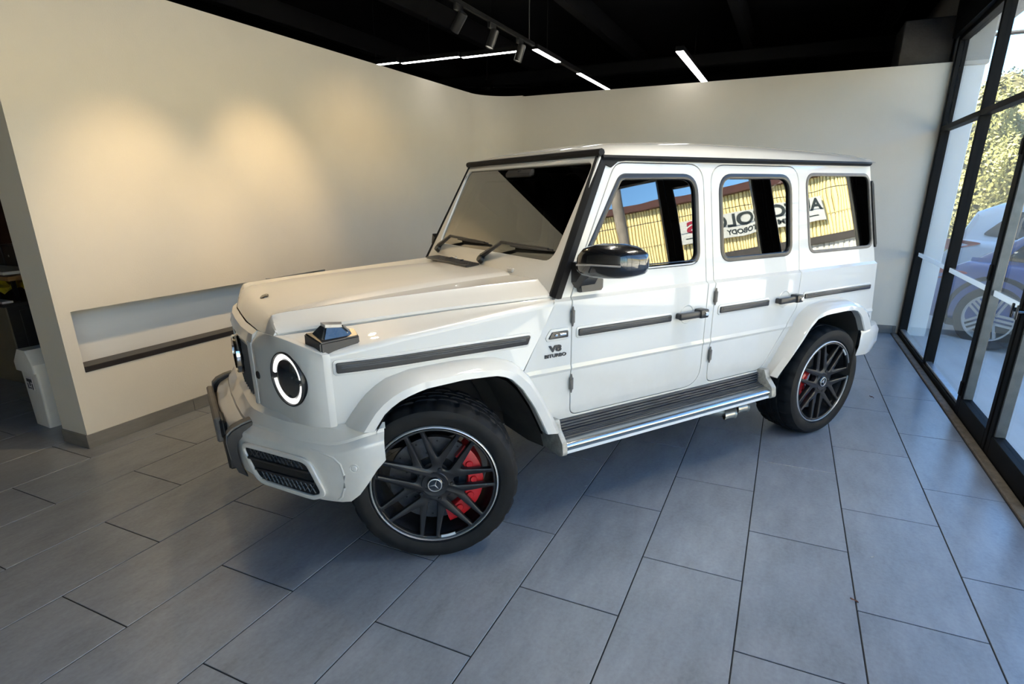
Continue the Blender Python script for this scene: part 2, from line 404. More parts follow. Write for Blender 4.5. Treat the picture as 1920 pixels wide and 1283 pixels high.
# left wall panel with the long low niche
NX0, NX1, NZ0, NZ1, ND = 2.125, 4.50, 0.527, 0.945, 0.17
XE, YEND = 2.04, 0.005
bm = plate([(XE, 0.0), (9.2, 0.0), (9.2, ZW), (-1.2+3.24, ZW)], [[(NX0, NZ0), (NX1, NZ0), (NX1, NZ1), (NX0, NZ1)]], 0.02, 0.0, fn=lambda u, v, w: (u, YL+0.01+w, v))
box(bm, XE, 9.2, YEND-0.02, YEND, 0.0, ZW); box(bm, XE, XE+0.02, YL+0.02, YEND-0.02, 0.0, ZW); box(bm, XE, 9.2, YL+0.02, YEND-0.02, ZW-0.02, ZW)
wl = add('wall_left', bm, M['wall'], smooth=0, kind='structure', label='free-standing white wall with a long low niche')
bm = bmesh.new()
box(bm, NX0-0.02, NX1+0.02, YL+ND, YL+ND+0.02, NZ0-0.02, NZ1+0.02)
box(bm, NX0-0.02, NX0, YL+0.02, YL+ND, NZ0-0.02, NZ1+0.02); box(bm, NX1, NX1+0.02, YL+0.02, YL+ND, NZ0-0.02, NZ1+0.02)
box(bm, NX0, NX1, YL+0.02, YL+ND, NZ1, NZ1+0.02)
add('niche', bm, M['wall_in'], wl, smooth=0)
bm = bxm(NX0, NX1, YL-0.004, YL+ND, NZ0, NZ0+0.03, bev=0.003); box(bm, NX0, NX1, YL-0.007, YL+0.012, NZ0, NZ0+0.04, bev=0.003)
add('niche_sill', bm, M['sill'], wl)
# rounded inside corner joining left and back walls
bm = bmesh.new(); rows = []
RC = 0.55
for z in (0.0, ZW):
    rows.append([(XB-RC+RC*sin(a), YL-RC+RC*cos(a), z) for a in [pi/2*k/14 for k in range(15)]])
grid(bm, rows)
rows = [[(XB-RC+q*sin(a), YL-RC+q*cos(a), ZW) for a in [pi/2*k/14 for k in range(15)]] for q in (RC, RC+0.1)]
grid(bm, rows)
add('corner_curve', recalc(bm), M['wall'], wl)

wb = add('wall_back', bxm(XB, XB+0.25, YG, YL-RC, 0, ZW-0.012), M['wall'], smooth=0, kind='structure', label='white back wall panel stopping below the black ceiling')
# baseboards in tile pieces
def baseboard(name, label, a, b, along, other, nrm, joints):
    root = empty(name, kind='structure', label=label)
    js = [a] + [j for j in joints if a < j < b] + [b]
    for p, q in zip(js, js[1:]):
        if along == 'x': d = (p+0.0015, q-0.0015, min(other, other+nrm*0.012), max(other, other+nrm*0.012), 0.0, 0.098)
        else: d = (min(other, other+nrm*0.012), max(other, other+nrm*0.012), p+0.0015, q-0.0015, 0.0, 0.098)
        add('tile', bxm(*d, bev=0.0015), M['base'], root, smooth=0)
baseboard('baseboard_left', 'grey tile baseboard along the left wall', XE-0.012, XB-0.4, 'x', YL, -1, [2.84+TL*k for k in range(8)])
baseboard('baseboard_end', 'grey tile baseboard on the end of the left wall', YL-0.012, YEND, 'y', XE, -1, [])
baseboard('baseboard_back', 'grey tile baseboard along the back wall', YG+0.02, YL-0.4, 'y', XB, -1, [YG+0.05+TL*k for k in range(8)])

# ceiling deck, beams and the building shell that casts the outdoor shade
ZC = 3.95
ce = add('ceiling', bxm(XF-0.3, 12.3, YG-0.1, YFAR+0.3, ZC, ZC+0.3), M['ceil'], smooth=0, kind='structure', label='black open ceiling')
for k in range(7):
    add('trim_%d' % (k+1), bxm(XF, 12.0, YG+0.45+k*1.75, YG+0.57+k*1.75, ZC-0.24, ZC, bev=0.006), M['duct'], None, smooth=0, kind='structure', label='black ceiling beam')
add('air_duct', bxm(10.2, 10.6, YG+0.1, YFAR, ZC-0.45, ZC-0.25, bev=0.02), M['duct'], label='black air duct in the dark beyond the back wall', category='duct')
add('wall_far', bxm(12.0, 12.3, YG-0.1, YFAR+0.3, -0.1, ZC+0.3), M['ceil'], smooth=0, kind='structure', label='black far wall behind the white back panel')
add('wall_side', bxm(XF-0.3, 12.3, YFAR, YFAR+0.3, -0.1, ZC+0.3), M['brown'], smooth=0, kind='structure', label='dark brown wall of the work area on the left')
add('wall_front', bxm(XF-0.3, XF, YG-0.1, YFAR+0.3, -0.1, ZC+0.3), M['wall'], smooth=0, kind='structure', label='white wall behind the viewpoint')
add('trim_header', bxm(XF, 8.3, YG-0.14, YG+0.04, 3.21, ZC), M['alu'], smooth=0, kind='structure', label='black header over the shopfront')
bm = bxm(8.27, 8.9, YG+0.02, YG+0.5, 0, 3.43, bev=0.01)
add('trim_pier', bm, M['cmu'], smooth=0, kind='structure', label='dark block pier above the right end of the back wall')
add('wall_corner', bxm(8.19+0.25, 12.0, YG-0.1, YG, -0.1, ZC), M['ext_grey'], smooth=0, kind='structure', label='solid outer wall past the shopfront')

# ------------------------------------------------------------------ shopfront glazing
def bar(bm, x0, x1, z0, z1, y0=YG-0.09, y1=YG-0.005, mi=0): box(bm, x0, x1, y0, y1, z0, z1, bev=0.004, mi=mi)
ZT0, ZT1, ZH = 2.285, 2.335, 3.21
def glazing(name, label, x0, x1, kind='window', strip=True, lw=0.05, rw=0.05, hinge=None):
    root = empty(name, kind='structure', label=label)
    bm = bmesh.new()
    bar(bm, x1-rw, x1, 0, ZH); bar(bm, x0, x0+lw*0.0+0.004, 0, 0.02)
    bar(bm, x0, x1-rw, ZT0, ZT1); bar(bm, x0, x1-rw, ZH-0.05, ZH)
    bar(bm, x0, x1-rw, 0.0, 0.05)
    add('frame', bm, M['alu'], root)
    if kind == 'window':
        add('sill_bar', bxm(x0, x1-rw, YG-0.07, YG-0.02, 0.05, 0.075, bev=0.004), M['alu_light'], root)
        add('glass_pane', bxm(x0, x1-rw, YG-0.056, YG-0.048, 0.06, ZT0), M['pane'], root, smooth=0)
        if strip: add('glass_strip', bxm(x0, x1-rw, YG-0.046, YG-0.040, 0.945, 0.985), M['strip'], root, smooth=0)
    else:
        b2 = bmesh.new()
        bar(b2, x0+0.006, x0+0.06, 0.012, ZT0-0.01, YG-0.075, YG+0.0); bar(b2, x1-rw-0.062, x1-rw-0.006, 0.012, ZT0-0.01, YG-0.075, YG+0.0)
        bar(b2, x0+0.06, x1-rw-0.062, 0.012, 0.145, YG-0.075, YG); bar(b2, x0+0.06, x1-rw-0.062, ZT0-0.10, ZT0-0.01, YG-0.075, YG)
        leaf = add('door_leaf', b2, M['alu'], root)
        b3 = bmesh.new(); bar(b3, x1-rw-0.075, x1-rw-0.061, 0.145, ZT0-0.1, YG-0.07, YG-0.01); bar(b3, x0+0.06, x0+0.072, 0.145, ZT0-0.1, YG-0.07, YG-0.01)
        add('glazing_bead', b3, M['alu_grey'], root)
        add('glass_pane', bxm(x0+0.06, x1-rw-0.062, YG-0.045, YG-0.037, 0.145, ZT0-0.1), M['pane'], root, smooth=0)
        if strip: add('glass_strip', bxm(x0+0.06, x1-rw-0.062, YG-0.036, YG-0.030, 0.945, 0.985), M['strip'], root, smooth=0)
        hx = x0+0.035 if hinge == 'r' else x1-rw-0.035
        b4 = bmesh.new(); tube(b4, [(hx, YG-0.01, 0.96), (hx, YG+0.03, 0.96)], 0.014, 10); box(b4, hx-0.012, hx+0.012, YG+0.028, YG+0.04, 0.91, 1.0, bev=0.004)
        add('door_handle', b4, M['darkchrome'], root)
        hz = x1-rw-0.02 if hinge == 'r' else x0+0.02
        for z in (0.16, 1.05, 1.9): add('hinge', bxm(hz-0.02, hz+0.03, YG-0.004, YG+0.012, z, z+0.11, bev=0.004), M['alu'], root)
    add('transom_pane', bxm(x0, x1-rw, YG-0.056, YG-0.048, ZT1, ZH-0.05), M['pane'], root, smooth=0)
    return root
glazing('window_1', 'fixed glass pane in the far corner of the shopfront', 6.655, 8.19, rw=0.07)
glazing('window_2', 'fixed glass pane beside the entrance door', 5.32, 6.655)
glazing('door_1', 'black framed glass door, right leaf of the pair', 4.50, 5.32, 'door', hinge='r', rw=0.055)
glazing('door_2', 'black framed glass door, near leaf of the pair', 3.68, 4.50, 'door', hinge='l', rw=0.02)
xs = [3.68, 2.45, 1.15, -0.15, -1.45, -2.75, -4.6]
for i, (a, b) in enumerate(zip(xs[1:], xs)):
    glazing('window_%d' % (i+3), 'fixed glass pane of the shopfront beside the viewpoint', a, b, strip=False, rw=0.05)
bm = bmesh.new(); box(bm, XF, XB-0.01, YG+0.0, YG+0.058, -0.03, 0.012, bev=0.006)
add('trim_threshold', bm, M['curb'], kind='structure', label='rough grey-brown threshold strip along the shopfront')

# ------------------------------------------------------------------ ceiling lights
def led(name, label, p0, p1, zc, wd, mk='led'):
    root = empty(name, ((p0[0]+p1[0])/2, (p0[1]+p1[1])/2, zc), label=label, category='ceiling light', group='linear led ceiling lights')
    cx, cy = root.location.x, root.location.y
    dx, dy = abs(p1[0]-p0[0])/2, abs(p1[1]-p0[1])/2
    if dx > dy: hx, hy = dx, wd/2
    else: hx, hy = wd/2, dy
    add('housing', bxm(-hx-0.004, hx+0.004, -hy-0.004, hy+0.004, 0.0, 0.05), M['duct'], root, smooth=0)
    add('diffuser', bxm(-hx, hx, -hy, hy, -0.006, 0.0), M[mk], root, smooth=0)
    b = bmesh.new(); tube(b, [(0, 0, 0.05), (0, 0, ZC-zc-0.002)], 0.003, 6); add('cable', b, M['duct'], root)
    return root
ZLED = 3.2
led('linear_light', 'white linear light at far left running toward the left wall', (6.53, 0.75), (6.53, 0.10), ZLED, 0.05)
led('linear_light', 'middle white linear light of the run toward the left wall', (6.60, 0.085), (6.60, -0.72), ZLED, 0.05)
led('linear_light', 'white linear light of the left run next to the track lamp corner', (6.66, -0.735), (6.66, -1.50), ZLED, 0.05)
led('linear_light', 'short white linear light angled back from the track corner', (6.66, -1.665), (7.40, -1.665), ZLED, 0.062)
led('linear_light', 'white linear light just above the middle of the back wall', (8.18, -1.665), (9.6, -1.665), ZLED, 0.062)
led('linear_light', 'single white linear light at right above the back wall', (7.48, -3.11), (9.6, -3.11), ZLED, 0.085)
for k, (x, y) in enumerate([(2.9, -3.5), (2.9, -4.9)]):  # two unseen fill lights, added to brighten the car and room
    led('linear_light', 'white linear fill light added %s' % ['above the front of the parked car', 'out of view between the parked car and the shopfront', 'far behind the viewpoint'][k], (x-0.75, y), (x+0.75, y), ZLED, 0.085, 'led_fill')
add('light_rail', bxm(7.40, 8.18, -1.69, -1.64, ZLED, ZLED+0.05), M['duct'], smooth=0, label='unlit dark rail joining two white linear lights', category='light rail')
trk = add('lighting_track', bxm(1.9, 6.62, -1.685, -1.645, ZLED+0.02, ZLED+0.055, bev=0.004), M['duct'], label='black ceiling track carrying the spot lamps', category='lighting track')
for x in (6.5, 3.2):
    b = bmesh.new(); tube(b, [(x, -1.665, ZLED+0.05), (x, -1.665, ZC-0.002)], 0.005, 6); add('hanger', b, M['alu_grey'], trk)

def spot(x, aim, label, power=0.0, size=60, blend=0.9, col=(1, 0.71, 0.37)):
    loc = Vector((x, -1.665, ZLED-0.03))
    root = empty('spot_lamp', loc, label=label, category='spot lamp', group='black track spot lamps')
    d = (Vector(aim)-loc).normalized(); q = (-d).to_track_quat('Y', 'Z').to_matrix().to_4x4()
    b = bxm(-0.06, 0.06, -0.018, 0.018, 0.0, 0.05, bev=0.004); tube(b, [(0, 0, 0.01), (0, 0, -0.06)], 0.008, 8); add('mount', b, M['satin'], root)
    off = Vector((0, 0, -0.085))
    b = bmesh.new(); lathe(b, [(0.0, 0.085), (0.036, 0.085), (0.041, 0.078), (0.041, -0.082), (0.037, -0.082), (0.036, -0.06)], 24)
    for v in b.verts: v.co = (q @ v.co) + off
    add('barrel', recalc(b), M['satin'], root)
    b = bmesh.new(); lathe(b, [(0.0, -0.062), (0.018, -0.064), (0.036, -0.074)], 24)
    for v in b.verts: v.co = (q @ v.co) + off
    add('lamp_face', recalc(b), M['spot_hot'] if power else M['spot_face'], root)
    if power:
        l = bpy.data.lights.new('spot', 'SPOT'); l.energy = power; l.spot_size = radians(size); l.spot_blend = blend; l.color = col; l.shadow_soft_size = 0.035
        lo = bpy.data.objects.new('lamp_light', l); COL.objects.link(lo); lo.parent = root
        lo.location = off + d*0.085; lo.rotation_euler = (-d).to_track_quat('Z', 'Y').to_euler()
spot(4.96, (5.2, YL, 1.65), 'black track spot lamp at the top edge of the picture', 36, 90, 1.0)
spot(5.60, (4.9, -0.9, 0.6), 'middle one of the three black track spot lamps in view')
spot(6.25, (5.9, -0.9, 0.6), 'black track spot lamp at the corner of the lit rails')
spot(2.70, (2.76, YL, 1.30), 'lit track spot lamp out of view washing the left end of the wall', 125, 56, 1.0)
spot(3.75, (3.90, YL, 1.55), 'lit track spot lamp out of view washing the middle of the wall', 120, 56, 1.0)

spot(3.25, (2.35, -2.45, 1.1), 'fill spot lamp added out of view to brighten the bonnet', 75, 80, 1.0)  # unseen fill lamp, added for warm light on the bonnet
spot(2.10, (1.75, -1.2, 0.0), 'fill spot lamp added out of view to warm the floor left of the car', 45, 95, 1.0)  # another added lamp off camera, lifts the floor and lower wall
# ceiling fan in the dark beyond the wall
fan = empty('ceiling_fan', (9.4, 0.35, 3.34), label='dark ceiling fan barely visible beyond the left wall', category='ceiling fan')
b = bmesh.new(); lathe(b, [(0, -0.06), (0.09, -0.05), (0.11, 0.0), (0.09, 0.05), (0, 0.06)], 20)
for v in b.verts: v.co = (v.co.x, v.co.z, v.co.y)
add('motor', recalc(b), M['alu'], fan)
b = bmesh.new(); tube(b, [(0, 0, 0.05), (0, 0, ZC-3.34)], 0.015, 8); add('rod', b, M['alu'], fan)
for k in range(4):
    b = bxm(0.09, 0.72, -0.06, 0.06, -0.006, 0.006, bev=0.004, rot=Matrix.Rotation(k*pi/2+0.5, 3, 'Z')); add('blade', b, M['alu'], fan)

# ================================================================== the white off-road car
TH = 2.5359; CF = Vector((cos(TH), sin(TH), 0)); CL = Vector((-sin(TH), cos(TH), 0))
RAKE = 0.0045
CO = Vector((4.4049, -4.8542, 0)) + CF*2.89 - CL*0.93
suv = empty('suv', CO, (0, RAKE, TH), label='white boxy off-road car with black multi-spoke wheels parked on the tile floor', category='car')
ZA = 0.388
def P(name, bm, mt, parent=suv, smooth=30, **k): return add(name, bm, mt, parent, smooth, **k)

def yside(z, x=0.0):
    """half width of the body side at height z"""
    if z < 0.60: y = 0.858 + 0.010*(max(z, 0.5)-0.5)/0.10
    elif z < 0.800: y = 0.868
    elif z < 0.815: y = 0.868 + 0.006*(z-0.80)/0.015
    elif z < 0.835: y = 0.874 - 0.006*(z-0.815)/0.02
    elif z < 1.163: y = 0.868
    elif z < 1.178: y = 0.868 - 0.020*(z-1.163)/0.015
    else: y = 0.848 - 0.168*(z-1.178)
    if x > 0.15: y -= 0.30*(x-0.15)**2
    return y
ZCUTS = [('v', z) for z in (0.60, 0.80, 0.815, 0.835, 1.163, 1.178)]
def side_fn(s, off=0.0): return lambda u, v, w: (u, s*(yside(v, u)+off+w), v)
def offset_poly(ps, d):
    """grow a polygon (roughly) by moving each point along the mean edge normal"""
    n = len(ps); area = sum(ps[i-1][0]*ps[i][1]-ps[i][0]*ps[i-1][1] for i in range(n)); sg = 1 if area > 0 else -1
    out = []
    for i in range(n):
        a, p, b = Vector(ps[i-1]), Vector(ps[i]), Vector(ps[(i+1) % n])
        e1, e2 = (p-a), (b-p)
        n1 = Vector((e1.y, -e1.x)); n2 = Vector((e2.y, -e2.x))
        if n1.length > 1e-9: n1.normalize()
        if n2.length > 1e-9: n2.normalize()
        m_ = n1+n2
        if m_.length < 1e-6: m_ = n1
        m_.normalize(); k = max(0.4, m_.dot(n1) if n1.length else 1)
        out.append(tuple(p + m_*sg*d/k))
    return out

FL_A = [(0.43, 0.749), (0.383, 0.816), (0.324, 0.880), (0.255, 0.926), (0.139, 0.952), (-0.095, 0.958), (-0.273, 0.945), (-0.374, 0.908), (-0.452, 0.838), (-0.527, 0.719), (-0.611, 0.570), (-0.640, 0.515)]
FL_C = [(0.338, 0.738), (0.290, 0.806), (0.237, 0.848), (0.170, 0.874), (0.100, 0.888), (-0.069, 0.896), (-0.225, 0.888), (-0.295, 0.868), (-0.359, 0.806), (-0.429, 0.699), (-0.475, 0.605), (-0.505, 0.540)]
RL_A = [(-2.285, 0.515), (-2.394, 0.655), (-2.513, 0.815), (-2.587, 0.903), (-2.662, 0.938), (-2.799, 0.960), (-3.037, 0.953), (-3.169, 0.915), (-3.300, 0.840), (-3.375, 0.730)]
RL_C = [(-2.262, 0.530), (-2.369, 0.627), (-2.477, 0.735), (-2.541, 0.812), (-2.611, 0.868), (-2.700, 0.884), (-2.900, 0.888), (-3.034, 0.882), (-3.106, 0.840), (-3.190, 0.715)]
ZTOP = 1.828
FD = rpoly([(-0.727, 0.556), (-1.684, 0.556), (-1.684, 1.168), (-1.690, 1.808), (-1.062, 1.808), (-0.836, 1.395), (-0.727, 1.168)], [0.05, 0.13, 0, 0.11, 0.10, 0, 0.02], 8)
RD = rpoly([(-1.748, 0.556), (-2.255, 0.556), (-2.540, 0.935), (-2.540, 1.168), (-2.540, 1.806), (-1.752, 1.806), (-1.748, 1.168)], [0.06, 0.10, 0.05, 0, 0.11, 0.11, 0], 8)
W1 = rpoly([(-0.785, 1.285), (-1.630, 1.285), (-1.632, 1.747), (-1.092, 1.747), (-0.880, 1.43)], [0.02, 0.07, 0.10, 0.07, 0.03], 7)
W2 = rpoly([(-1.822, 1.283), (-2.458, 1.283), (-2.460, 1.750), (-1.822, 1.750)], [0.07, 0.07, 0.10, 0.10], 7)
W3 = rpoly([(-2.655, 1.285), (-3.372, 1.285), (-3.315, 1.757), (-2.622, 1.757)], [0.06, 0.06, 0.07, 0.07], 7)
arch_cut = [(x-0.0, z-0.01) for x, z in RL_A]

for s in (1, -1):
    # body side: sill, pillars and rear quarter in one pressing
    out = [(-0.645, 1.182), (-0.735, 1.35), (-0.980, 1.79), (-1.00, ZTOP), (-3.335, ZTOP), (-3.412, 1.175), (-3.470, 0.74), (-3.40, 0.72)]
    out += [(x, z) for x, z in reversed(arch_cut)] + [(-2.25, 0.505), (-0.655, 0.505)]
    out += [(x-0.004, z-0.012) for x, z in FL_A[::-1] if x < -0.44] + [(-0.436, 0.825), (-0.622, 1.168)]
    bm = plate(out, [offset_poly(FD, 0.0035), offset_poly(RD, 0.0035), W3], 0.03, 0.003, ZCUTS, side_fn(s, -0.015))
    P('body_side', bm, M['paint'], smooth=11)
    # doors
    for nm, od, wn, glass in (('front_door', FD, W1, 'door_glass'), ('rear_door', RD, W2, 'door_glass')):
        d = P(nm, plate(od, [wn], 0.03, 0.004, ZCUTS, side_fn(s, -0.0145)), M['paint'], smooth=11)
        fr = plate(offset_poly(wn, 0.012), [offset_poly(wn, -0.016)], 0.016, 0.005, (), side_fn(s, -0.002)); P('window_seal', fr, M['satin'], d)
        P(glass, plate(offset_poly(wn, -0.006), (), 0.005, 0.0, (), side_fn(s, -0.013)), M['sideglass'], d, smooth=0)
    doors = [c for c in suv.children if c.name.split('.')[0] in ('front_door', 'rear_door')][-2:]
    # quarter glass
    P('quarter_glass', plate(offset_poly(W3, 0.004), (), 0.006, 0.0, (), side_fn(s, -0.006)), M['sideglass'], smooth=0)
    fr = plate(offset_poly(W3, 0.014), [offset_poly(W3, -0.006)], 0.012, 0.004, (), side_fn(s, -0.001)); P('quarter_glass_seal', fr, M['greytrim'])
    # rub strips with ribbed centre
    RC_ = [('u', x) for x in (0.15, 0.22, 0.29, 0.36)]
    def rub(name, x0, x1, z0, z1, par, slant=0.0, hh=0.026):
        o1 = rpoly([(x0, z0-hh), (x1+slant, z1-hh), (x1, z1+hh), (x0, z0+hh)], 0.008, 3)
        r1 = P(name, plate(o1, (), 0.018, 0.004, RC_, side_fn(s, 0.006)), M['satin'], par)
        b2 = bmesh.new()
        for k in (0.001, 0.009):
            q = [(x0-0.02, z0+k-0.003), (x1+0.03, z1+k-0.003), (x1+0.03, z1+k+0.003), (x0-0.02, z0+k+0.003)]
            b2 = merge(b2, plate(q, (), 0.004, 0.001, RC_, side_fn(s, 0.015)))
        P('strip_rib', b2, M['step'], r1)
        halo = offset_poly(o1, 0.012)
        P('strip_base', plate(halo, (), 0.008, 0.003, RC_, side_fn(s, 0.002)), M['paint'], par)
    rub('rub_strip', -0.763, -1.400, 0.998, 0.998, doors[0], hh=0.0185)
    rub('rub_strip', -1.795, -2.235, 1.000, 1.000, doors[1], hh=0.0185)
    rub('quarter_rub_strip', -2.600, -3.360, 1.003, 1.003, suv, hh=0.016)
    # handles
    for d, x0, x1 in ((doors[0], -1.438, -1.650), (doors[1], -2.306, -2.522)):
        zc = 1.006; y0 = yside(zc)
        xm = (x0+x1)/2 + 0.015
        b = bmesh.new(); lathe(b, [(0.0, 0.001), (0.045, 0.001), (0.050, 0.004), (0.054, 0.004), (0.058, -0.002)], 28)
        for v in b.verts: v.co = (v.co.x+xm, s*(y0+v.co.y), v.co.z+zc)
        P('handle_cup', recalc(b), M['paint'], d)
        b = bmesh.new(); ya, yb = sorted((s*(y0+0.022), s*(y0+0.048)))
        box(b, x1+0.05, x0, ya, yb, zc-0.022, zc+0.016, bev=0.008, seg=2)
        ya, yb = sorted((s*(y0-0.005), s*(y0+0.03))); box(b, x0-0.03, x0-0.004, ya, yb, zc-0.020, zc+0.012, bev=0.006)
        ya, yb = sorted((s*(y0-0.005), s*(y0+0.056))); box(b, x1, x1+0.062, ya, yb, zc-0.026, zc+0.024, bev=0.008, seg=2)
        h = P('door_handle', b, M['satin'], d)
        b = bmesh.new(); lathe(b, [(0.0, 0.062), (0.011, 0.062), (0.013, 0.056)], 16)
        for v in b.verts: v.co = (v.co.x+x1+0.022, s*(y0+v.co.y), v.co.z+zc)
        P('lock_button', recalc(b), M['chrome'], h)
    # hinges
    for d, hx, zs in ((doors[0], -0.7235, (1.085, 0.735)), (doors[1], -1.7445, (1.085, 0.735))):
        for z in zs:
            b = bmesh.new(); yy = s*(yside(z)+0.010)
            tube(b, [(hx, yy, z-0.050), (hx, yy, z-0.032), (hx, yy, z-0.030), (hx, yy, z+0.030), (hx, yy, z+0.032), (hx, yy, z+0.050)], [0.003, 0.007, 0.011, 0.011, 0.007, 0.003], 10)
            P('hinge', b, M['greytrim'], d)
    # fender: side skin plus shoulder and top strip up to the bonnet seam
    shoulder = [(-0.640, 1.174), (-0.30, 1.146), (-0.02, 1.118), (0.15, 1.104), (0.29, 1.086), (0.40, 1.074), (0.4795, 1.062)]
    RS = 0.028
    out = [(x, z-RS) for x, z in shoulder] + [(0.480, 1.058-RS), (0.480, 0.742)] + [(x+0.002, z-0.012) for x, z in FL_A if x > -0.44] + [(-0.428, 0.830), (-0.617, 1.146)]
    bm = plate(out, (), 0.024, 0.002, [('u', x) for x in (0.15, 0.25, 0.33, 0.41)] + [('v', 0.835)], side_fn(s, -0.012))
    xs_ = [-0.632, -0.5, -0.3, -0.1, 0.05, 0.15, 0.25, 0.35, 0.42, 0.479]
    rows = []
    DG = [(0.487, 0.842, 1.058), (0.514, 0.81, 1.074), (0.552, 0.76, 1.088), (0.590, 0.70, 1.102), (0.622, 0.645, 1.111)]
    for x in xs_ + [0.514, 0.552, 0.590, 0.620]:
        seam_y = 0.742 - 0.1575*(x+0.09); seam_z = interp(x, [(-0.64, 1.182), (-0.09, 1.158), (0.63, 1.112)])
        row = []
        if x < 0.48:
            zs_ = interp(x, shoulder); y0 = yside(0.95, x)
            if seam_y > y0-0.05: seam_y = y0-0.05
            for k in range(6):
                a = k/5*pi/2*0.85; row.append((x, s*(y0-RS*0.9*(1-cos(a))*1.1), zs_-RS+RS*sin(a)))
        else:
            yd = interp(x, [(d[0], d[1]) for d in DG])-0.009; zd = interp(x, [(d[0], d[2]) for d in DG])
            for k in range(6): row.append((x-0.004+0.0008*k, s*(yd-0.0015*k), zd-0.006*(5-k)))
        y1, z1 = abs(row[-1][1]), row[-1][2]
        for t in (0.25, 0.55, 0.8, 0.97): row.append((x, s*(y1+(seam_y-y1)*t), z1+(seam_z-z1)*t - 0.004*sin(pi*t)))
        row.append((x, s*(seam_y+0.002), seam_z-0.03))
        rows.append(row)
    b2 = bmesh.new(); grid(b2, rows); recalc(b2)
    fe = P('fender', merge(bm, b2), M['paint'])
    rub('fender_rub_strip', 0.440, -0.478, 0.998, 1.000, fe, slant=0.018, hh=0.022)
    if s > 0:
        # side vent and lettering on the cowl
        o1 = rpoly([(-0.578, 0.985), (-0.697, 0.985), (-0.697, 1.019), (-0.602, 1.019)], 0.006, 3)
        P('cowl_vent_base', plate(offset_poly(o1, 0.014), (), 0.010, 0.004, (), side_fn(s, 0.001)), M['paint'])
        v1 = P('cowl_vent', plate(o1, (), 0.014, 0.003, (), side_fn(s, 0.006)), M['satin'])
        b = bmesh.new(); y0 = yside(1.0)
        for xa, xb in ((-0.615, -0.632), (-0.645, -0.684)): box(b, xb, xa, y0+0.012, y0+0.016, 0.997, 1.008, bev=0.002)
        P('vent_badge', b, M['chrome'], v1)
        y0 = yside(0.95)
        P('lettering', text_bm('V8', 0.042, 0.004, lambda x, y, z: (-0.626-x, y0+0.003+z, 0.932+y), bold=0.0022, xs=1.5), M['satin'], smooth=0)
        P('lettering', text_bm('BITURBO', 0.024, 0.004, lambda x, y, z: (-0.627-x, y0+0.003+z, 0.897+y), bold=0.0007, xs=1.32), M['satin'], smooth=0)
    # turn signal on the fender top
    def ts(p): x, y, z = p; return (x, s*y, z)
    base = [(0.530, 0.728), (0.488, 0.832), (0.325, 0.822), (0.325, 0.752)]
    zb = lambda x, y: 1.120 - 0.30*(y-0.74) + (0.45-x)*0.05
    b = bmesh.new()
    lo = [Vector((x, s*y, zb(x, y)-0.05)) for x, y in base]; up = [Vector((x*0.985+0.006, s*(y*0.985+0.011), zb(x, y)+0.014)) for x, y in base]
    grid(b, [lo, up], True, 0, True); bmesh.ops.bevel(b, geom=b.edges[:], offset=0.006, segments=2, affect='EDGES'); recalc(b)
    tsg = P('turn_signal', b, M['satin'], fe)
    top = [(0.462, 0.752, 1.168), (0.452, 0.790, 1.163), (0.385, 0.792, 1.158), (0.378, 0.760, 1.162)]
    lo = [Vector((0.505, s*0.738, 1.128)), Vector((0.474, s*0.815, 1.106)), Vector((0.345, s*0.808, 1.112)), Vector((0.342, s*0.760, 1.128))]
    b = bmesh.new(); grid(b, [lo, [Vector(ts(p)) for p in top]], True, 0, True); bmesh.ops.bevel(b, geom=b.edges[:], offset=0.007, segments=2, affect='EDGES'); recalc(b)
    P('signal_lens', b, M['lens'], tsg)
    b = bmesh.new(); grid(b, [[Vector(ts((x, y, z-0.006))) for x, y, z in top], [Vector(ts((x*0.99+0.004, y*0.995+0.003, z+0.006))) for x, y, z in top]], True, 0, True); recalc(b)
    P('signal_cap', b, M['clear'], tsg)
    # wheel-arch flares
    for nm, A, Cc in (('front_flare', FL_A, FL_C), ('rear_flare', RL_A, RL_C)):
        n = 26
        def samp(ps, t):
            L = [0.0]
            for a, c in zip(ps, ps[1:]): L.append(L[-1]+math.dist(a, c))
            d = t*L[-1]
            for i in range(len(ps)-1):
                if d <= L[i+1]+1e-9:
                    q = (d-L[i])/(L[i+1]-L[i]); return (ps[i][0]+(ps[i+1][0]-ps[i][0])*q, ps[i][1]+(ps[i+1][1]-ps[i][1])*q)
            return ps[-1]
        rows = []
        for k in range(n+1):
            t = k/n; a = Vector(samp(A, t)); c = Vector(samp(Cc, t))
            ya = yside(a.y, a.x)-0.004
            bpt = c + (a-c)*0.55
            if nm == 'rear_flare': yo = 0.985
            else: yo = 0.985 - max(0, a.x-0.25)*0.10
            row = [(a.x, s*ya, a.y), (a.x+(bpt.x-a.x)*0.10, s*(ya+0.035), a.y+(bpt.y-a.y)*0.10), (a.x+(bpt.x-a.x)*0.55, s*(ya+(yo-ya)*0.74), a.y+(bpt.y-a.y)*0.5),
                   (bpt.x, s*(yo-0.010), bpt.y), (bpt.x+(c.x-bpt.x)*0.12, s*(yo-0.002), bpt.y+(c.y-bpt.y)*0.12), (c.x+(bpt.x-c.x)*0.08, s*(yo+0.002), c.y+(bpt.y-c.y)*0.08), (c.x, s*(yo-0.004), c.y), (c.x, s*(yo-0.05), c.y)]
            rows.append(row)
        b = bmesh.new(); vr = grid(b, rows)
        for r_ in (vr[0], vr[-1]):
            b.faces.new(r_)
        recalc(b)
        f2 = P(nm, b, M['paint'])
        # liner tunnel behind the opening
        rows = []
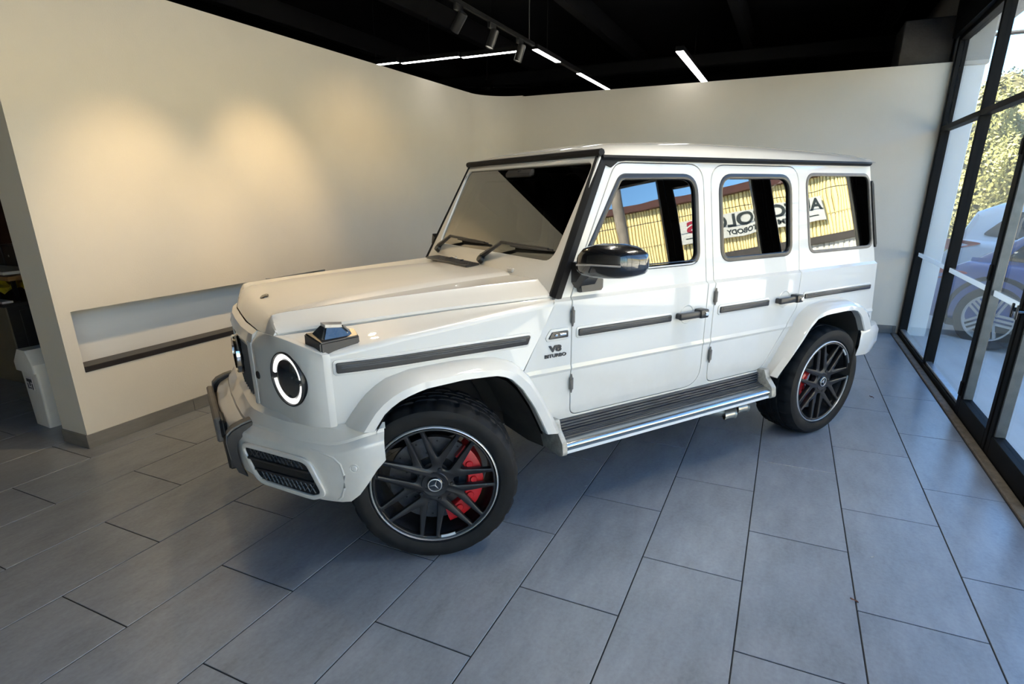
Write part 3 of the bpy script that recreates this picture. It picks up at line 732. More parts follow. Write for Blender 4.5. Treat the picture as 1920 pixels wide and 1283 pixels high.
        for k in range(n+1):
            c = samp(Cc, k/n); cx = -0.06 if nm == 'front_flare' else -2.83
            e = (c[0]+(cx-c[0])*0.09, c[1]+(0.45-c[1])*0.05)
            rows.append([(c[0]+(cx-c[0])*0.035, s*0.95, c[1]+(0.45-c[1])*0.03), (e[0], s*0.84, e[1]), (e[0], s*0.60, e[1]+0.01), (cx+(e[0]-cx)*0.9, s*0.52, 0.4+(e[1]-0.4)*0.9)])
        b = bmesh.new(); grid(b, rows)
        ends = [rows[0], rows[-1]]
        for r_, sgn in ((rows[0], 1), (rows[-1], -1)):
            lowz = 0.38 if nm == 'rear_flare' else (0.46 if sgn < 0 else 0.50)
            dx = 0.03*(-1 if (nm == 'front_flare') == (sgn < 0) else 1)
            grid(b, [r_[:3], [(p[0]+dx*0.6, p[1], lowz) for p in r_[:3]]])
        recalc(b); P('arch_liner', b, M['liner'])
    # running board
    prof = [(0.845, 0.555), (0.872, 0.548), (0.878, 0.500), (0.872, 0.470), (0.880, 0.462), (0.925, 0.455)]
    x0, x1 = -0.625, -2.235
    def strip(name, pr, mt, par=suv, sm=35):
        b = bmesh.new(); grid(b, [[(x, s*y, z) for y, z in pr] for x in (x0, x1)], True, 0, True); recalc(b); return P(name, b, mt, par, sm)
    rb = strip('running_board', [(0.80, 0.545), (0.862, 0.545), (0.866, 0.505), (0.868, 0.475), (0.925, 0.462), (0.935, 0.455), (0.93, 0.415), (0.80, 0.41)], M['step'])
    for yy, zz in ((0.868, 0.536), (0.869, 0.520), (0.870, 0.504), (0.871, 0.488)):
        b = bmesh.new(); grid(b, [[(x, s*(yy+dy), zz+dz) for dy, dz in ((-0.006, -0.005), (0.006, -0.004), (0.006, 0.004), (-0.006, 0.005))] for x in (x0, x1)], True, 0, True); recalc(b); P('step_rib', b, M['step'], rb)
    for yy in (0.884, 0.896, 0.908, 0.920):
        zz = 0.478-0.28*(yy-0.868)+0.001
        b = bmesh.new(); grid(b, [[(x, s*(yy+dy), zz+dz) for dy, dz in ((-0.004, -0.005), (-0.003, 0.005), (0.003, 0.004), (0.004, -0.005))] for x in (x0, x1)], True, 0, True); recalc(b); P('step_rib', b, M['step'], rb)
    pr = [(0.928+0.052*sin(a), 0.436+0.026*cos(a)) for a in [pi*k/10 for k in range(11)]]
    strip('step_nose', pr, M['steel'], rb)
    strip('step_lower_edge', [(0.93, 0.412), (0.972, 0.412), (0.974, 0.396), (0.93, 0.394)], M['white'], rb)
    for xa, xb, mt in ((x0+0.028, x0-0.004, M['dusty']), (x1+0.006, x1-0.038, M['dusty'])):
        q = rpoly([(0.80, 0.56), (0.915, 0.57), (0.935, 0.52), (0.985, 0.465), (0.995, 0.40), (0.955, 0.385), (0.80, 0.39)], [0, 0.01, 0.02, 0.02, 0.02, 0.01, 0], 4)
        b = plate(q, (), abs(xa-xb), 0.005, (), lambda u, v, w: ((xa+xb)/2+w, s*u, v)); P('step_end_cap', b, mt, rb)
    # side mirror (the far one is folded back against its door)
    def mfn(x, y, z):
        if s > 0: return (x, y, z)
        return (-0.80-(y-0.90)*0.9, -(0.895-(x+0.80)*0.45), z)
    secs = [(0.925, 0.030, 0.030, -0.745, 1.345), (0.94, 0.072, 0.056, -0.755, 1.350), (0.97, 0.092, 0.074, -0.765, 1.357), (1.02, 0.100, 0.083, -0.785, 1.362), (1.08, 0.099, 0.083, -0.812, 1.363), (1.13, 0.092, 0.076, -0.838, 1.362), (1.168, 0.070, 0.056, -0.862, 1.360), (1.185, 0.030, 0.026, -0.875, 1.358)]
    rows = []
    for y, hx, hz, cx, cz in secs:
        row = []
        for k in range(20):
            a = 2*pi*k/20; ca, sa = cos(a), sin(a); e = 0.62
            row.append(mfn(cx+hx*math.copysign(abs(ca)**e, ca)*(1.0 if ca < 0 else 0.9), y, cz+hz*math.copysign(abs(sa)**e, sa)*(1.0 if sa > 0 else 0.9)))
        rows.append(row)
    b = bmesh.new(); grid(b, rows, True, 0, True); recalc(b)
    mi = P('side_mirror', b, M['paint_dark'], smooth=50)
    b = bmesh.new(); rows = []
    for y, x_a, x_b, za, zb_ in ((0.815, -0.752, -0.905, 1.198, 1.262), (0.868, -0.750, -0.908, 1.198, 1.262), (0.885, -0.752, -0.900, 1.203, 1.262)):
        rows.append([(x_a, s*y, zb_+0.02), (x_a-0.02, s*y, za), (x_b+0.01, s*y, za), (x_b, s*y, za+0.012), (x_b, s*y, zb_-0.006), (x_b+0.012, s*y, zb_)])
    grid(b, rows, True, 0, True)
    rows = []
    for y, x_a, x_b, za, zb_ in ((0.80, -0.738, -0.82, 1.215, 1.345), (0.875, -0.738, -0.85, 1.222, 1.345), (0.915, -0.735, -0.84, 1.262, 1.375), (0.965, -0.735, -0.83, 1.290, 1.385)):
        q = [(x_a, za+0.03), (x_a-0.02, za), (x_b, za+0.004), (x_b, zb_-0.03), (x_b+0.03, zb_), (x_a-0.01, zb_)]
        rows.append([(x, s*y if (s > 0 or y < 0.9) else s*(0.9+(y-0.9)*0.3), z) for x, z in q])
    grid(b, rows, True, 0, True); recalc(b); P('mirror_arm', b, M['satin'], mi)
    b = bmesh.new()
    tube(b, [mfn(-0.672, 0.965, 1.349), mfn(-0.688, 1.05, 1.356), mfn(-0.715, 1.12, 1.357), mfn(-0.765, 1.168, 1.355)], 0.0045, 8); P('mirror_indicator', b, M['clear'], mi)
    # A-pillar trim
    b = bmesh.new()
    rows = []
    for t in [k/8 for k in range(9)]:
        x = -0.640-0.345*t; z = 1.180+0.66*t; y = 0.848-0.106*t
        rows.append([(x+0.012, s*(y-0.048), z+0.008), (x+0.020, s*(y-0.020), z+0.010), (x+0.006, s*(y+0.004), z), (x-0.026, s*(y+0.006), z-0.012), (x-0.030, s*(y-0.030), z-0.02)])
    grid(b, rows, True, 0, True); recalc(b); P('pillar_trim', b, M['matte'])
    P('pillar_cap', plate(rpoly([(-0.985, 1.80), (-1.03, 1.785), (-1.075, 1.813), (-1.17, 1.822), (-1.17, 1.842), (-1.0, 1.842)], 0.006, 2), (), 0.014, 0.004, (), side_fn(s, 0.004)), M['matte'])
    # drip rail
    b = bmesh.new(); pts = [(-0.975, 0.735), (-1.04, 0.740), (-1.3, 0.745), (-2.2, 0.750), (-3.22, 0.748), (-3.31, 0.742), (-3.355, 0.715), (-3.375, 0.64)]
    rows = []
    for x, y in pts:
        rows.append([(x, s*(y-0.02), 1.816), (x, s*(y+0.014), 1.820), (x, s*(y+0.024), 1.832), (x, s*(y+0.018), 1.844), (x, s*(y-0.02), 1.845)])
    grid(b, rows, True, 0, True); recalc(b); P('drip_rail', b, M['matte'])
    b = bmesh.new(); rows = []
    for z in (1.275, 1.30, 1.50, 1.70, 1.722):
        x = -3.412+(z-1.175)*0.077/0.653 + 0.004; y = yside(z)+0.004; k = 0.6 if z in (1.275, 1.722) else 1.0
        rows.append([(x+0.004*k, s*(y-0.03), z), (x+0.004*k, s*(y+0.006), z), (x-0.026*k, s*(y+0.004), z), (x-0.024*k, s*(y-0.03), z)])
    grid(b, rows, True, 0, True); recalc(b); P('rear_corner_strip', b, M['matte'])
    # front panel round the headlight
    ys = [0.405, 0.44, 0.50, 0.56, 0.62, 0.68, 0.74, 0.78, 0.81, 0.832, 0.842]
    PX = [(0.40, 0.703), (0.44, 0.697), (0.50, 0.678), (0.56, 0.657), (0.62, 0.634), (0.68, 0.611), (0.74, 0.586), (0.78, 0.563), (0.81, 0.538), (0.832, 0.508), (0.842, 0.488)]
    TP = [(0.40, 0.662, 1.098), (0.50, 0.653, 1.103), (0.60, 0.636, 1.112), (0.64, 0.624, 1.113), (0.70, 0.590, 1.104), (0.76, 0.552, 1.090), (0.81, 0.514, 1.076), (0.842, 0.487, 1.060)]
    tx = [(t[0], t[1]) for t in TP]; tz = [(t[0], t[2]) for t in TP]
    def fpt(y, v):
        x = interp(y, PX); drop = 0.02*max(0, (y-0.74)/0.1)
        k0 = (x, v - (drop*min(1, max(0, (v-0.95)/0.06))))
        if v <= 1.03: return k0
        t = min(1.0, (v-1.03)/0.10); ex, ez = interp(y, tx)+0.002, interp(y, tz)
        bx_, bz_ = x, 1.03-drop; mx, mz = x-0.003, 1.058-drop
        return (bx_*(1-t)**2+mx*2*t*(1-t)+ex*t*t, bz_*(1-t)**2+mz*2*t*(1-t)+ez*t*t)
    HC = (0.682, 0.934)
    hole = [(HC[0]+0.114*cos(2*pi*k/56), HC[1]+0.119*sin(2*pi*k/56)) for k in range(56)]
    fo_ = [(0.404, 0.745)] + [(0.404, 1.13)] + [(y, 1.13) for y in (0.5, 0.6, 0.7, 0.8)] + [(0.843, 1.13), (0.843, 0.745)]
    fcuts = [('u', 0.42+0.02*k) for k in range(0, 22)] + [('u', y) for y in (0.825, 0.835)] + [('v', z) for z in (0.95, 1.0, 1.03, 1.045, 1.06, 1.075, 1.09, 1.105, 1.12)]
    b = plate(fo_, [hole], 0.03, 0.002, fcuts, lambda u, v, w_: (fpt(u, v)[0]+w_-0.015, s*u, fpt(u, v)[1]))
    fp = P('front_panel', b, M['paint'], smooth=30)
    # headlight: yawed housing, lens and two lit arcs
    HL = Vector((0.610, 0.682, 0.934)); hyaw = radians(22)
    qy = Matrix.Rotation(radians(90) - hyaw*1.0, 4, 'Z').inverted()   # local +y -> car +x
    def hfn(v):
        n = Vector((cos(hyaw), sin(hyaw), 0)); u = Vector((-sin(hyaw), cos(hyaw), 0))
        q = HL + n*v[1] + u*v[0] + Vector((0, 0, 1))*v[2]; return (q.x, s*q.y, q.z)
    def hl(name, prof, mt, par, a0=None, a1=None, n=48):
        b = bmesh.new()
        if a0 is None: lathe(b, prof, n)
        else:
            rows = []
            for k in range(n+1):
                a = a0+(a1-a0)*k/n; rows.append([(r*cos(a), y, r*sin(a)) for r, y in prof])
            grid(b, rows, True, 0, True)
        for v in b.verts: v.co = hfn(v.co)
        recalc(b); return P(name, b, mt, par)
    h = hl('headlight', [(0.119, -0.05), (0.119, 0.002), (0.1165, 0.005), (0.112, 0.004), (0.110, -0.004), (0.1095, -0.022), (0.0, -0.03)], M['satin'], suv)
    for a0, a1 in ((radians(8), radians(172)), (radians(188), radians(352))):
        hl('light_ring', [(0.109, -0.020), (0.109, -0.003), (0.092, -0.001), (0.090, -0.020)], M['drl'], h, a0, a1, 28)
    hl('headlight_lens', [(0.090, -0.022), (0.084, -0.004), (0.06, 0.004), (0.03, 0.008), (0.0, 0.009)], M['lens'], h, n=32)
    b = bmesh.new(); lathe(b, [(0.0, 0.004), (0.017, 0.004), (0.019, 0.0)], 18)
    ang = radians(17)
    for v in b.verts:
        n = Vector((cos(ang), sin(ang), 0)); u = Vector((-sin(ang), cos(ang), 0)); q = Vector((0.696, 0.448, 0.905)) + n*v.co.y + u*v.co.x + Vector((0, 0, v.co.z)); v.co = (q.x, s*q.y, q.z)
    P('washer_cap', recalc(b), M['black'], fp)

# bonnet
def half_to_full(rows): return [[(x, -y, z) for x, y, z in reversed(r)][:-1] + r for r in rows]
hr = []
for x, zc, zr, cy, ry in ((0.612, 1.172, 1.181, 0.445, 0.525), (0.58, 1.184, 1.188, 0.443, 0.529), (0.35, 1.212, 1.203, 0.432, 0.550), (0.10, 1.229, 1.216, 0.418, 0.573), (-0.20, 1.245, 1.230, 0.395, 0.605), (-0.45, 1.254, 1.241, 0.372, 0.634), (-0.655, 1.259, 1.250, 0.35, 0.662)):
    sy = 0.742-0.1575*(x+0.09)-0.007; sz = interp(x, [(-0.655, 1.184), (-0.09, 1.162), (0.612, 1.120)])
    gx = 0.0 if x > 0.56 else 1.0
    hr.append([(x, 0, zc), (x, 0.2, zc-0.002), (x, cy-0.03, zc-0.005), (x, cy, zc-0.008), (x, cy+0.030, zc-0.008-gx*0.013), (x, ry-0.022, zr-0.001-gx*0.002), (x, ry, zr), (x, ry+0.010, zr-0.008), (x, ry+(sy-ry)*0.45, zr+(sz-zr)*0.42), (x, sy-0.008, sz+0.010), (x, sy, sz), (x, sy-0.012, sz-0.025)])
def frow(t, drop):
    cols = [(0, 0.690, 1.108), (0.2, 0.687, 1.106), (0.415, 0.667, 1.101), (0.445, 0.662, 1.101), (0.475, 0.657, 1.102), (0.503, 0.653, 1.104), (0.525, 0.650, 1.106), (0.535, 0.648, 1.107), (0.572, 0.642, 1.110), (0.615, 0.633, 1.113), (0.623, 0.630, 1.113), (0.612, 0.618, 1.088)]
    r0 = hr[0]; out = []
    for (y, x, z), q in zip(cols, r0):
        out.append((x+(q[0]-x)*t + drop*(1-t)*0, y+(q[1]-y)*t, z+(q[2]-z)*t + 0.012*sin(pi*t)))
    return out
rows = [[(p[0]-0.012, p[1], p[2]-0.02) for p in frow(0, 0)], frow(0.0, 0), frow(0.12, 0), frow(0.5, 0), frow(0.85, 0)] + hr + [[(p[0]-0.004, p[1], p[2]-0.03) for p in hr[-1]]]
b = bmesh.new(); grid(b, half_to_full(rows)); recalc(b)
hood = P('hood', b, M['paint'], smooth=22)
vq = rpoly([(-0.530, -0.53), (-0.640, -0.57), (-0.640, 0.04), (-0.530, 0.08)], 0.01, 3)
b = plate(vq, (), 0.012, 0.002, (), lambda u, v, w_: (u, v, 1.2640+w_+(-0.6-u)*0.02-0.018*max(0, abs(v)-0.36))); hv = P('hood_vent', b, M['satin'], hood)
for k in range(5):
    P('vent_slat', bxm(-0.622+k*0.018, -0.615+k*0.018, -0.36, 0.02, 1.266, 1.2725), M['step'], hv, smooth=0)
for yy in (-0.28, -0.12):
    b = bmesh.new(); tube(b, [(-0.60, yy, 1.262), (-0.60, yy, 1.280)], [0.016, 0.010], 10); P('washer_nozzle', b, M['black'], hv)
b = bmesh.new(); lathe(b, [(0.0, 0.004), (0.022, 0.004), (0.026, 0.001), (0.026, -0.01)], 24)
for v in b.verts: v.co = (0.575+v.co.x*0.8, 0.03+v.co.z*1.3, 1.1865+v.co.y-v.co.x*0.3)
hb = P('hood_badge', recalc(b), M['darkchrome'], hood)
def star_bm(r, th, fn):
    b = bmesh.new()
    lathe(b, [(r*0.86, -th), (r*0.90, th), (r, th*0.6), (r, -th)], 40, closed=True)
    for k in range(3):
        a = pi/2 + k*2*pi/3; wv = 0.075*r
        n = (-sin(a), cos(a))
        pts = [(n[0]*wv*1.6, n[1]*wv*1.6, -th), (cos(a)*r*0.88, sin(a)*r*0.88, -th), (-n[0]*wv*1.6, -n[1]*wv*1.6, -th), (0, 0, th*1.6)]
        vs = [b.verts.new((p[0], p[2], p[1])) for p in pts]
        b.faces.new((vs[0], vs[1], vs[3])); b.faces.new((vs[1], vs[2], vs[3])); b.faces.new((vs[2], vs[0], vs[3])); b.faces.new((vs[0], vs[2], vs[1]))
    for v in b.verts: v.co = fn(v.co)
    return recalc(b)

# grille with its white surround
GX = [(0.0, 0.738), (0.2, 0.732), (0.35, 0.716), (0.40, 0.704)]
ysg = [k*0.05 for k in range(-8, 9)]
rows = []
for f_ in ('seam0', 'seam', 'mid', 'edge1', 'edge2', 'in'):
    row = []
    for y in ysg:
        a = abs(y); gx = interp(a, GX); hx = interp(a, [(0, 0.693), (0.2, 0.690), (0.40, 0.668)]); hz = interp(a, [(0, 1.104), (0.2, 1.102), (0.40, 1.097)])
        row.append({'seam0': (hx-0.012, y, hz-0.03), 'seam': (hx+0.002, y, hz), 'mid': ((hx+gx)/2+0.006, y, (hz+1.05)/2+0.008), 'edge1': (gx-0.006, y, 1.053), 'edge2': (gx, y, 1.040), 'in': (gx-0.008, y, 1.014)}[f_])
    rows.append(row)
b = bmesh.new(); grid(b, rows)
for s in (1, -1):
    e_ = [r_[-1] if s > 0 else r_[0] for r_ in rows]
    grid(b, [e_, [(p[0]-0.001, s*0.4045, p[2]) for p in e_], [(p[0]-0.06, s*0.4045, p[2]-0.01) for p in e_]])
    grid(b, [[(interp(yy, GX)+dx, s*yy, z) for yy, dx in ((0.365, -0.03), (0.368, 0.004), (0.385, 0.006), (0.402, 0.0), (0.405, -0.03))] for z in (1.045, 0.90, 0.76, 0.71)])
grid(b, [[(interp(abs(y), GX)-0.03, y, 0.735) for y in ysg], [(interp(abs(y), GX)+0.003, y, 0.737) for y in ysg], [(interp(abs(y), GX)+0.003, y, 0.712) for y in ysg]])
recalc(b); gs = P('grille_surround', b, M['paint'])
b = bxm(0.60, 0.655, -0.375, 0.375, 0.70, 1.04); gr = P('grille', b, M['under'], smooth=0)
for k in range(15):
    y = -0.336+k*0.048
    if abs(y) < 0.075: z0 = None
    b = bmesh.new(); gx = interp(abs(y), GX)-0.014
    ring = [(-0.012, -0.035), (0.0, 0.0), (0.012, -0.035)]
    grid(b, [[(gx+dx, y+dy, z) for dy, dx in ring] for z in (1.022, 0.736)], True, 0, True); recalc(b)
    P('grille_bar', b, M['satin'], gr)
bb = bmesh.new(); lathe(bb, [(0.0, -0.004), (0.098, -0.004), (0.104, 0.004), (0.100, 0.010), (0.0, 0.010)], 40)
for v in bb.verts: v.co = (0.722+v.co.y, v.co.x, 0.905+v.co.z)
P('emblem_base', recalc(bb), M['paint_dark'], gr)
P('star_emblem', star_bm(0.098, 0.010, lambda c: (0.742+c.y, c.x, 0.905+c.z)), M['chrome'], gr)

# front bumper
BX = [(0.0, 0.868), (0.20, 0.860), (0.34, 0.846), (0.43, 0.822), (0.50, 0.785), (0.60, 0.716), (0.70, 0.650), (0.78, 0.596), (0.86, 0.530), (0.92, 0.462), (0.958, 0.395), (0.972, 0.330), (0.975, 0.305)]
PXF = [(0.0, 0.70), (0.40, 0.700), (0.50, 0.678), (0.62, 0.634), (0.74, 0.586), (0.81, 0.538), (0.842, 0.488), (0.875, 0.43), (0.90, 0.36), (0.905, 0.31)]
NB = 30
def bpar(t):
    """walk along the bumper plan: returns outer (x, y) and inner (x, y)"""
    y = 0.975*min(1, t*1.0); L = [0.0]
    for a, c in zip(BX, BX[1:]): L.append(L[-1]+math.dist(a, c))
    d = t*L[-1]
    for i in range(len(BX)-1):
        if d <= L[i+1]+1e-9:
            q = (d-L[i])/(L[i+1]-L[i]); yo = BX[i][0]+(BX[i+1][0]-BX[i][0])*q; xo = BX[i][1]+(BX[i+1][1]-BX[i][1])*q; break
    yi = yo*0.93; return xo, yo, min(interp(yi, PXF), xo-0.03), yi
brow = []
for k in range(NB+1):
    t = k/NB; xo, yo, xi, yi = bpar(t)
    e = max(0, (yo-0.86)/0.115)
    zc = 0.672 - 0.022*min(1, yo/0.9) + 0.055*e*e
    zl = interp(yo, [(0, 0.45), (0.42, 0.448), (0.55, 0.424), (0.75, 0.412), (0.92, 0.415), (0.955, 0.47), (0.975, 0.60)])
    zt = 0.758 - 0.01*e
    nx, ny = (0.0, 0.0)
    dx = xo-xi; dy = yo-yi
    def at(f, z): return (xi+dx*f, yi+dy*f, z)
    row = [at(0, zt-0.03), at(0.0, zt), at(0.30, zt-0.018), at(0.52, zc+0.034), at(0.555, zc+0.031), at(0.585, zc+0.018), at(0.93, zc-0.006), at(0.975, zc-0.014), at(1.0, zc-0.036), at(1.0, (zc+zl)/2), at(0.99, zl+0.05), at(0.95, zl+0.015), at(0.86, zl), at(0.3, zl+0.01)]
    brow.append(row)
full_rows = [[(p[0], -p[1], p[2]) for p in r] for r in reversed(brow)][:-1] + brow
b = bmesh.new(); grid(b, full_rows); recalc(b)
bp = P('front_bumper', b, M['paint'], smooth=26)
for s in (1, -1):
    # crease line round the bumper corner, air intake with mesh and slats, sensor
    def onb(y, z, out=0.0):
        x = interp(y, BX); x2 = interp(y+0.01, BX); tn = Vector((x2-x, 0.01)).normalized(); nn = Vector((tn.y, -tn.x))
        return (x+nn.x*out, s*(y+nn.y*out), z)
    def fin(u, v, w): return onb(u, v, w)
    io = rpoly([(0.475, 0.595), (0.785, 0.588), (0.835, 0.455), (0.80, 0.438), (0.545, 0.448)], [0.02, 0.035, 0.03, 0.02, 0.05], 6)
    cuts = [('u', 0.475+0.03*k) for k in range(1, 13)]
    it = P('intake_frame', plate(offset_poly(io, 0.022), [io], 0.018, 0.006, cuts, lambda u, v, w: fin(u, v, w+0.006)), M['paint'], bp)
    ir = P('air_intake', plate(offset_poly(io, 0.004), (), 0.004, 0.0, cuts, lambda u, v, w: fin(u, v, w+0.004)), M['under'], bp, smooth=0)
    for z in (0.548, 0.500):
        q = [(0.50 if z > 0.52 else 0.53, z-0.005), (0.80 if z > 0.52 else 0.815, z-0.005), (0.80 if z > 0.52 else 0.815, z+0.005), (0.50 if z > 0.52 else 0.53, z+0.005)]
        P('intake_slat', plate(q, (), 0.012, 0.002, cuts, lambda u, v, w: fin(u, v, w+0.012)), M['satin'], ir)
    hb_ = bmesh.new()
    for i in range(16):
        for j, (za, zb2) in enumerate(((0.555, 0.590), (0.450, 0.495))):
            for dd in (-1, 1):
                y0 = 0.49+i*0.0215
                pa, pb = (y0, za), (y0+dd*0.022, zb2)
                ok = all(0.49+(0.05 if z < 0.5 else 0) < y < (0.79 if z > 0.52 else 0.815) for y, z in (pa, pb))
                if ok: tube(hb_, [onb(pa[0], pa[1], 0.008), onb(pb[0], pb[1], 0.008)], 0.0028, 4)
    P('intake_mesh', hb_, M['satin'], ir, kind='stuff', smooth=0)
    b = bmesh.new(); tube(b, [onb(y, z, o_) for y, z, o_ in ((0.80, 0.648, -0.012), (0.85, 0.642, -0.006), (0.885, 0.628, -0.002), (0.905, 0.600, -0.002), (0.913, 0.55, -0.002), (0.910, 0.49, -0.002), (0.900, 0.445, -0.003), (0.885, 0.425, -0.005))], 0.0055, 8); P('bumper_crease', b, M['paint'], bp)
    b = bmesh.new(); lathe(b, [(0.0, 0.005), (0.010, 0.005), (0.014, 0.002), (0.018, 0.003), (0.020, -0.002)], 20)
    for v in b.verts:
        c = Vector(onb(0.938, 0.582)); c2 = Vector(onb(0.938, 0.582, 1.0)); n = (c2-c).normalized(); u = n.cross(Vector((0, 0, 1)))
        v.co = c + n*v.co.y + u*v.co.x + Vector((0, 0, v.co.z))
    P('parking_sensor', recalc(b), M['paint'], bp)
    # grey upright brackets of the centre section
    rows = []
    for x, z, hw in ((0.748, 0.692, 0.022), (0.79, 0.682, 0.024), (0.832, 0.664, 0.026), (0.856, 0.64, 0.026), (0.862, 0.60, 0.022), (0.855, 0.52, 0.016), (0.835, 0.455, 0.010)):
        yc_ = 0.425
        rows.append([(x+0.006, s*(yc_-hw), z+0.012), (x+0.010, s*(yc_+hw), z+0.010), (x-0.03, s*(yc_+hw), z-0.03), (x-0.03, s*(yc_-hw), z-0.03)])
    b = bmesh.new(); grid(b, rows, True, 0, True); recalc(b); bk = P('bumper_bracket', b, M['greytrim'], bp)
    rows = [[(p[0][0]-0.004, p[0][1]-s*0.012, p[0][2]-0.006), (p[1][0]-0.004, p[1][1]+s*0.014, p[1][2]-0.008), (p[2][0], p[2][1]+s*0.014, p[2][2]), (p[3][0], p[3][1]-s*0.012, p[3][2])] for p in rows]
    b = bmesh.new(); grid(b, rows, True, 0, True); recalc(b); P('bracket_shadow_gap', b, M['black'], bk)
P('lower_grille', bxm(0.80, 0.874, -0.40, 0.40, 0.455, 0.60, bev=0.01), M['black'], bp)
b = bxm(0.868, 0.90, -0.30, 0.26, 0.545, 0.672, bev=0.008); lp = P('plate_holder', b, M['greytrim'], bp)
P('plate_mount', bxm(0.850, 0.880, 0.14, 0.30, 0.57, 0.665, bev=0.012), M['black'], lp)

# windscreen, its frame and the gutter over it
def wsp(u, v, w_): # u = y, v = height z, w = out of the glass
    n = Vector((1, 0, 0.52)).normalized(); return (-0.640-0.52*(v-1.19)+n.x*w_, u, v+n.z*w_)
go = rpoly([(-0.708, 1.335), (0.708, 1.335), (0.708, 1.808), (-0.708, 1.808)], [0.06, 0.07, 0.05, 0.05], 6)
fo = rpoly([(-0.815, 1.175), (0.815, 1.175), (0.742, 1.842), (-0.742, 1.842)], 0.02, 3)
wf = P('windshield_frame', plate(fo, [go], 0.03, 0.006, (), lambda u, v, w_: wsp(u, v, w_-0.004)), M['paint'])
P('windshield', plate(offset_poly(go, 0.004), (), 0.006, 0.0, (), lambda u, v, w_: wsp(u, v, w_-0.004)), M['windshield'], smooth=0)
P('windshield_band', plate(offset_poly(go, 0.004), [rpoly([(-0.683, 1.356), (0.683, 1.356), (0.683, 1.790), (-0.683, 1.790)], 0.05, 6)], 0.003, 0.0, (), lambda u, v, w_: wsp(u, v, w_-0.010)), M['interior'], smooth=0)
b = bmesh.new(); tube(b, [wsp(y, 1.850, 0.012) for y in [-0.745+1.49*k/12 for k in range(13)]], 0.019, 8); P('windshield_gutter', b, M['matte'])
for yy in (0.37, -0.37):
    b = bxm(-0.690, -0.655, yy-0.03, yy+0.03, 1.250, 1.275, bev=0.006); P('hood_hinge', b, M['paint'], wf)
def wiper(piv, elb, tip):
    b = bmesh.new(); w0 = P_(piv, 0.022); w1 = P_(elb, 0.055); w2 = P_(tip, 0.026)
    tube(b, [P_((piv[0], piv[1]-0.02), 0.0), P_((piv[0], piv[1]-0.015), 0.035)], [0.030, 0.024], 12)
    tube(b, [w0, w1], [0.017, 0.010], 8); tube(b, [w1, w2], [0.009, 0.006], 8)
    wp = P('wiper', b, M['satin'])
    b = bmesh.new(); a, c = Vector(P_(elb, 0.018)), Vector(P_(tip, 0.014)); d = c-a
    tube(b, [a+d*0.12, a+d*0.40, a+d*0.7, c+d*0.06], [0.007, 0.010, 0.010, 0.006], 6); P('wiper_blade', b, M['black'], wp)
P_ = lambda q, out: wsp(q[0], q[1], out)
wiper((-0.665, 1.312), (-0.468, 1.372), (-0.03, 1.372)); wiper((0.0, 1.298), (0.225, 1.376), (0.660, 1.384))

# roof
def roof_z(x, y):
    top = interp(x, [(-3.40, 1.900), (-3.25, 1.921), (-2.9, 1.940), (-2.4, 1.950), (-1.75, 1.952), (-1.35, 1.938), (-1.12, 1.918), (-1.0, 1.893), (-0.98, 1.885)])
    a = min(1, abs(y)/0.752); return 1.844 + (top-1.842)*(1-a**4.2)**0.72
rows = []
for x in (-3.385, -3.365, -3.28, -3.1, -2.9, -2.6, -2.2, -1.75, -1.5, -1.3, -1.15, -1.06, -1.015, -0.992):
    row = []
    for k in range(-14, 15):
        a = k/14; y = 0.752*math.copysign(abs(a)**0.75, a)
        xx = x
        if x > -1.2: xx = x + 0.010*(1-(abs(y)/0.752)**2)*(x+1.2)/0.245
        z = roof_z(xx, y)
        if x == -3.385: z = 1.842
        row.append((xx, y, z))
    rows.append(row)
rows.append([(p[0]+0.004, p[1], 1.842) for p in rows[-1]])
b = bmesh.new(); grid(b, rows); recalc(b); P('roof', b, M['paint'], smooth=40)
P('headliner', bxm(-3.28, -0.96, -0.715, 0.715, 1.806, 1.826), M['interior'], smooth=0)

# rear end, underbody, cabin
b = plate(rpoly([(-0.82, 0.62), (0.82, 0.62), (0.835, 1.17), (0.725, 1.82), (-0.725, 1.82), (-0.835, 1.17)], 0.04, 4), (), 0.04, 0.01, (), lambda u, v, w_: (-3.40-0.065*(1.17-v)*(1 if v < 1.17 else -2.0 if False else 1)*1.0 + (0.10*(v-1.17)/0.64 if v > 1.17 else 0)*1.0+w_, u, v))
P('tailgate', b, M['paint'])
rowsb = []
for y, x in [(-0.955, -3.21), (-0.965, -3.32), (-0.94, -3.46), (-0.88, -3.545), (-0.6, -3.60), (0, -3.61), (0.6, -3.60), (0.88, -3.545), (0.94, -3.46), (0.965, -3.32), (0.955, -3.21)]:
    xi = x+0.02 if abs(y) > 0.95 else x*0.985
    zl = 0.50 if abs(y) > 0.9 else 0.46
    rowsb.append([(max(xi, -3.42) if abs(y) < 0.95 else x, y*0.88, 0.735), (x+0.012 if abs(y) < 0.95 else x, y*0.985, 0.725), (x, y, 0.69), (x, y, 0.60), (x+0.03 if abs(y) < 0.95 else x, y*0.985, zl+0.02), (x+0.06, y*0.9, zl)])
b = bmesh.new(); grid(b, rowsb); recalc(b); P('rear_bumper', b, M['paint'], smooth=45)
b = bmesh.new()
box(b, -2.24, -0.66, -0.835, 0.835, 0.40, 1.10); box(b, -3.37, -2.24, -0.50, 0.50, 0.42, 1.05); box(b, -0.66, 0.60, -0.50, 0.50, 0.42, 0.98); box(b, -3.37, -3.27, -0.80, 0.80, 0.5, 1.1)
box(b, -3.3, -2.3, -0.835, 0.835, 0.985, 1.13); box(b, -0.64, 0.40, -0.80, 0.80, 0.975, 1.03); box(b, 0.41, 0.462, -0.81, 0.81, 0.74, 1.03)
P('underbody', b, M['under'], smooth=0)
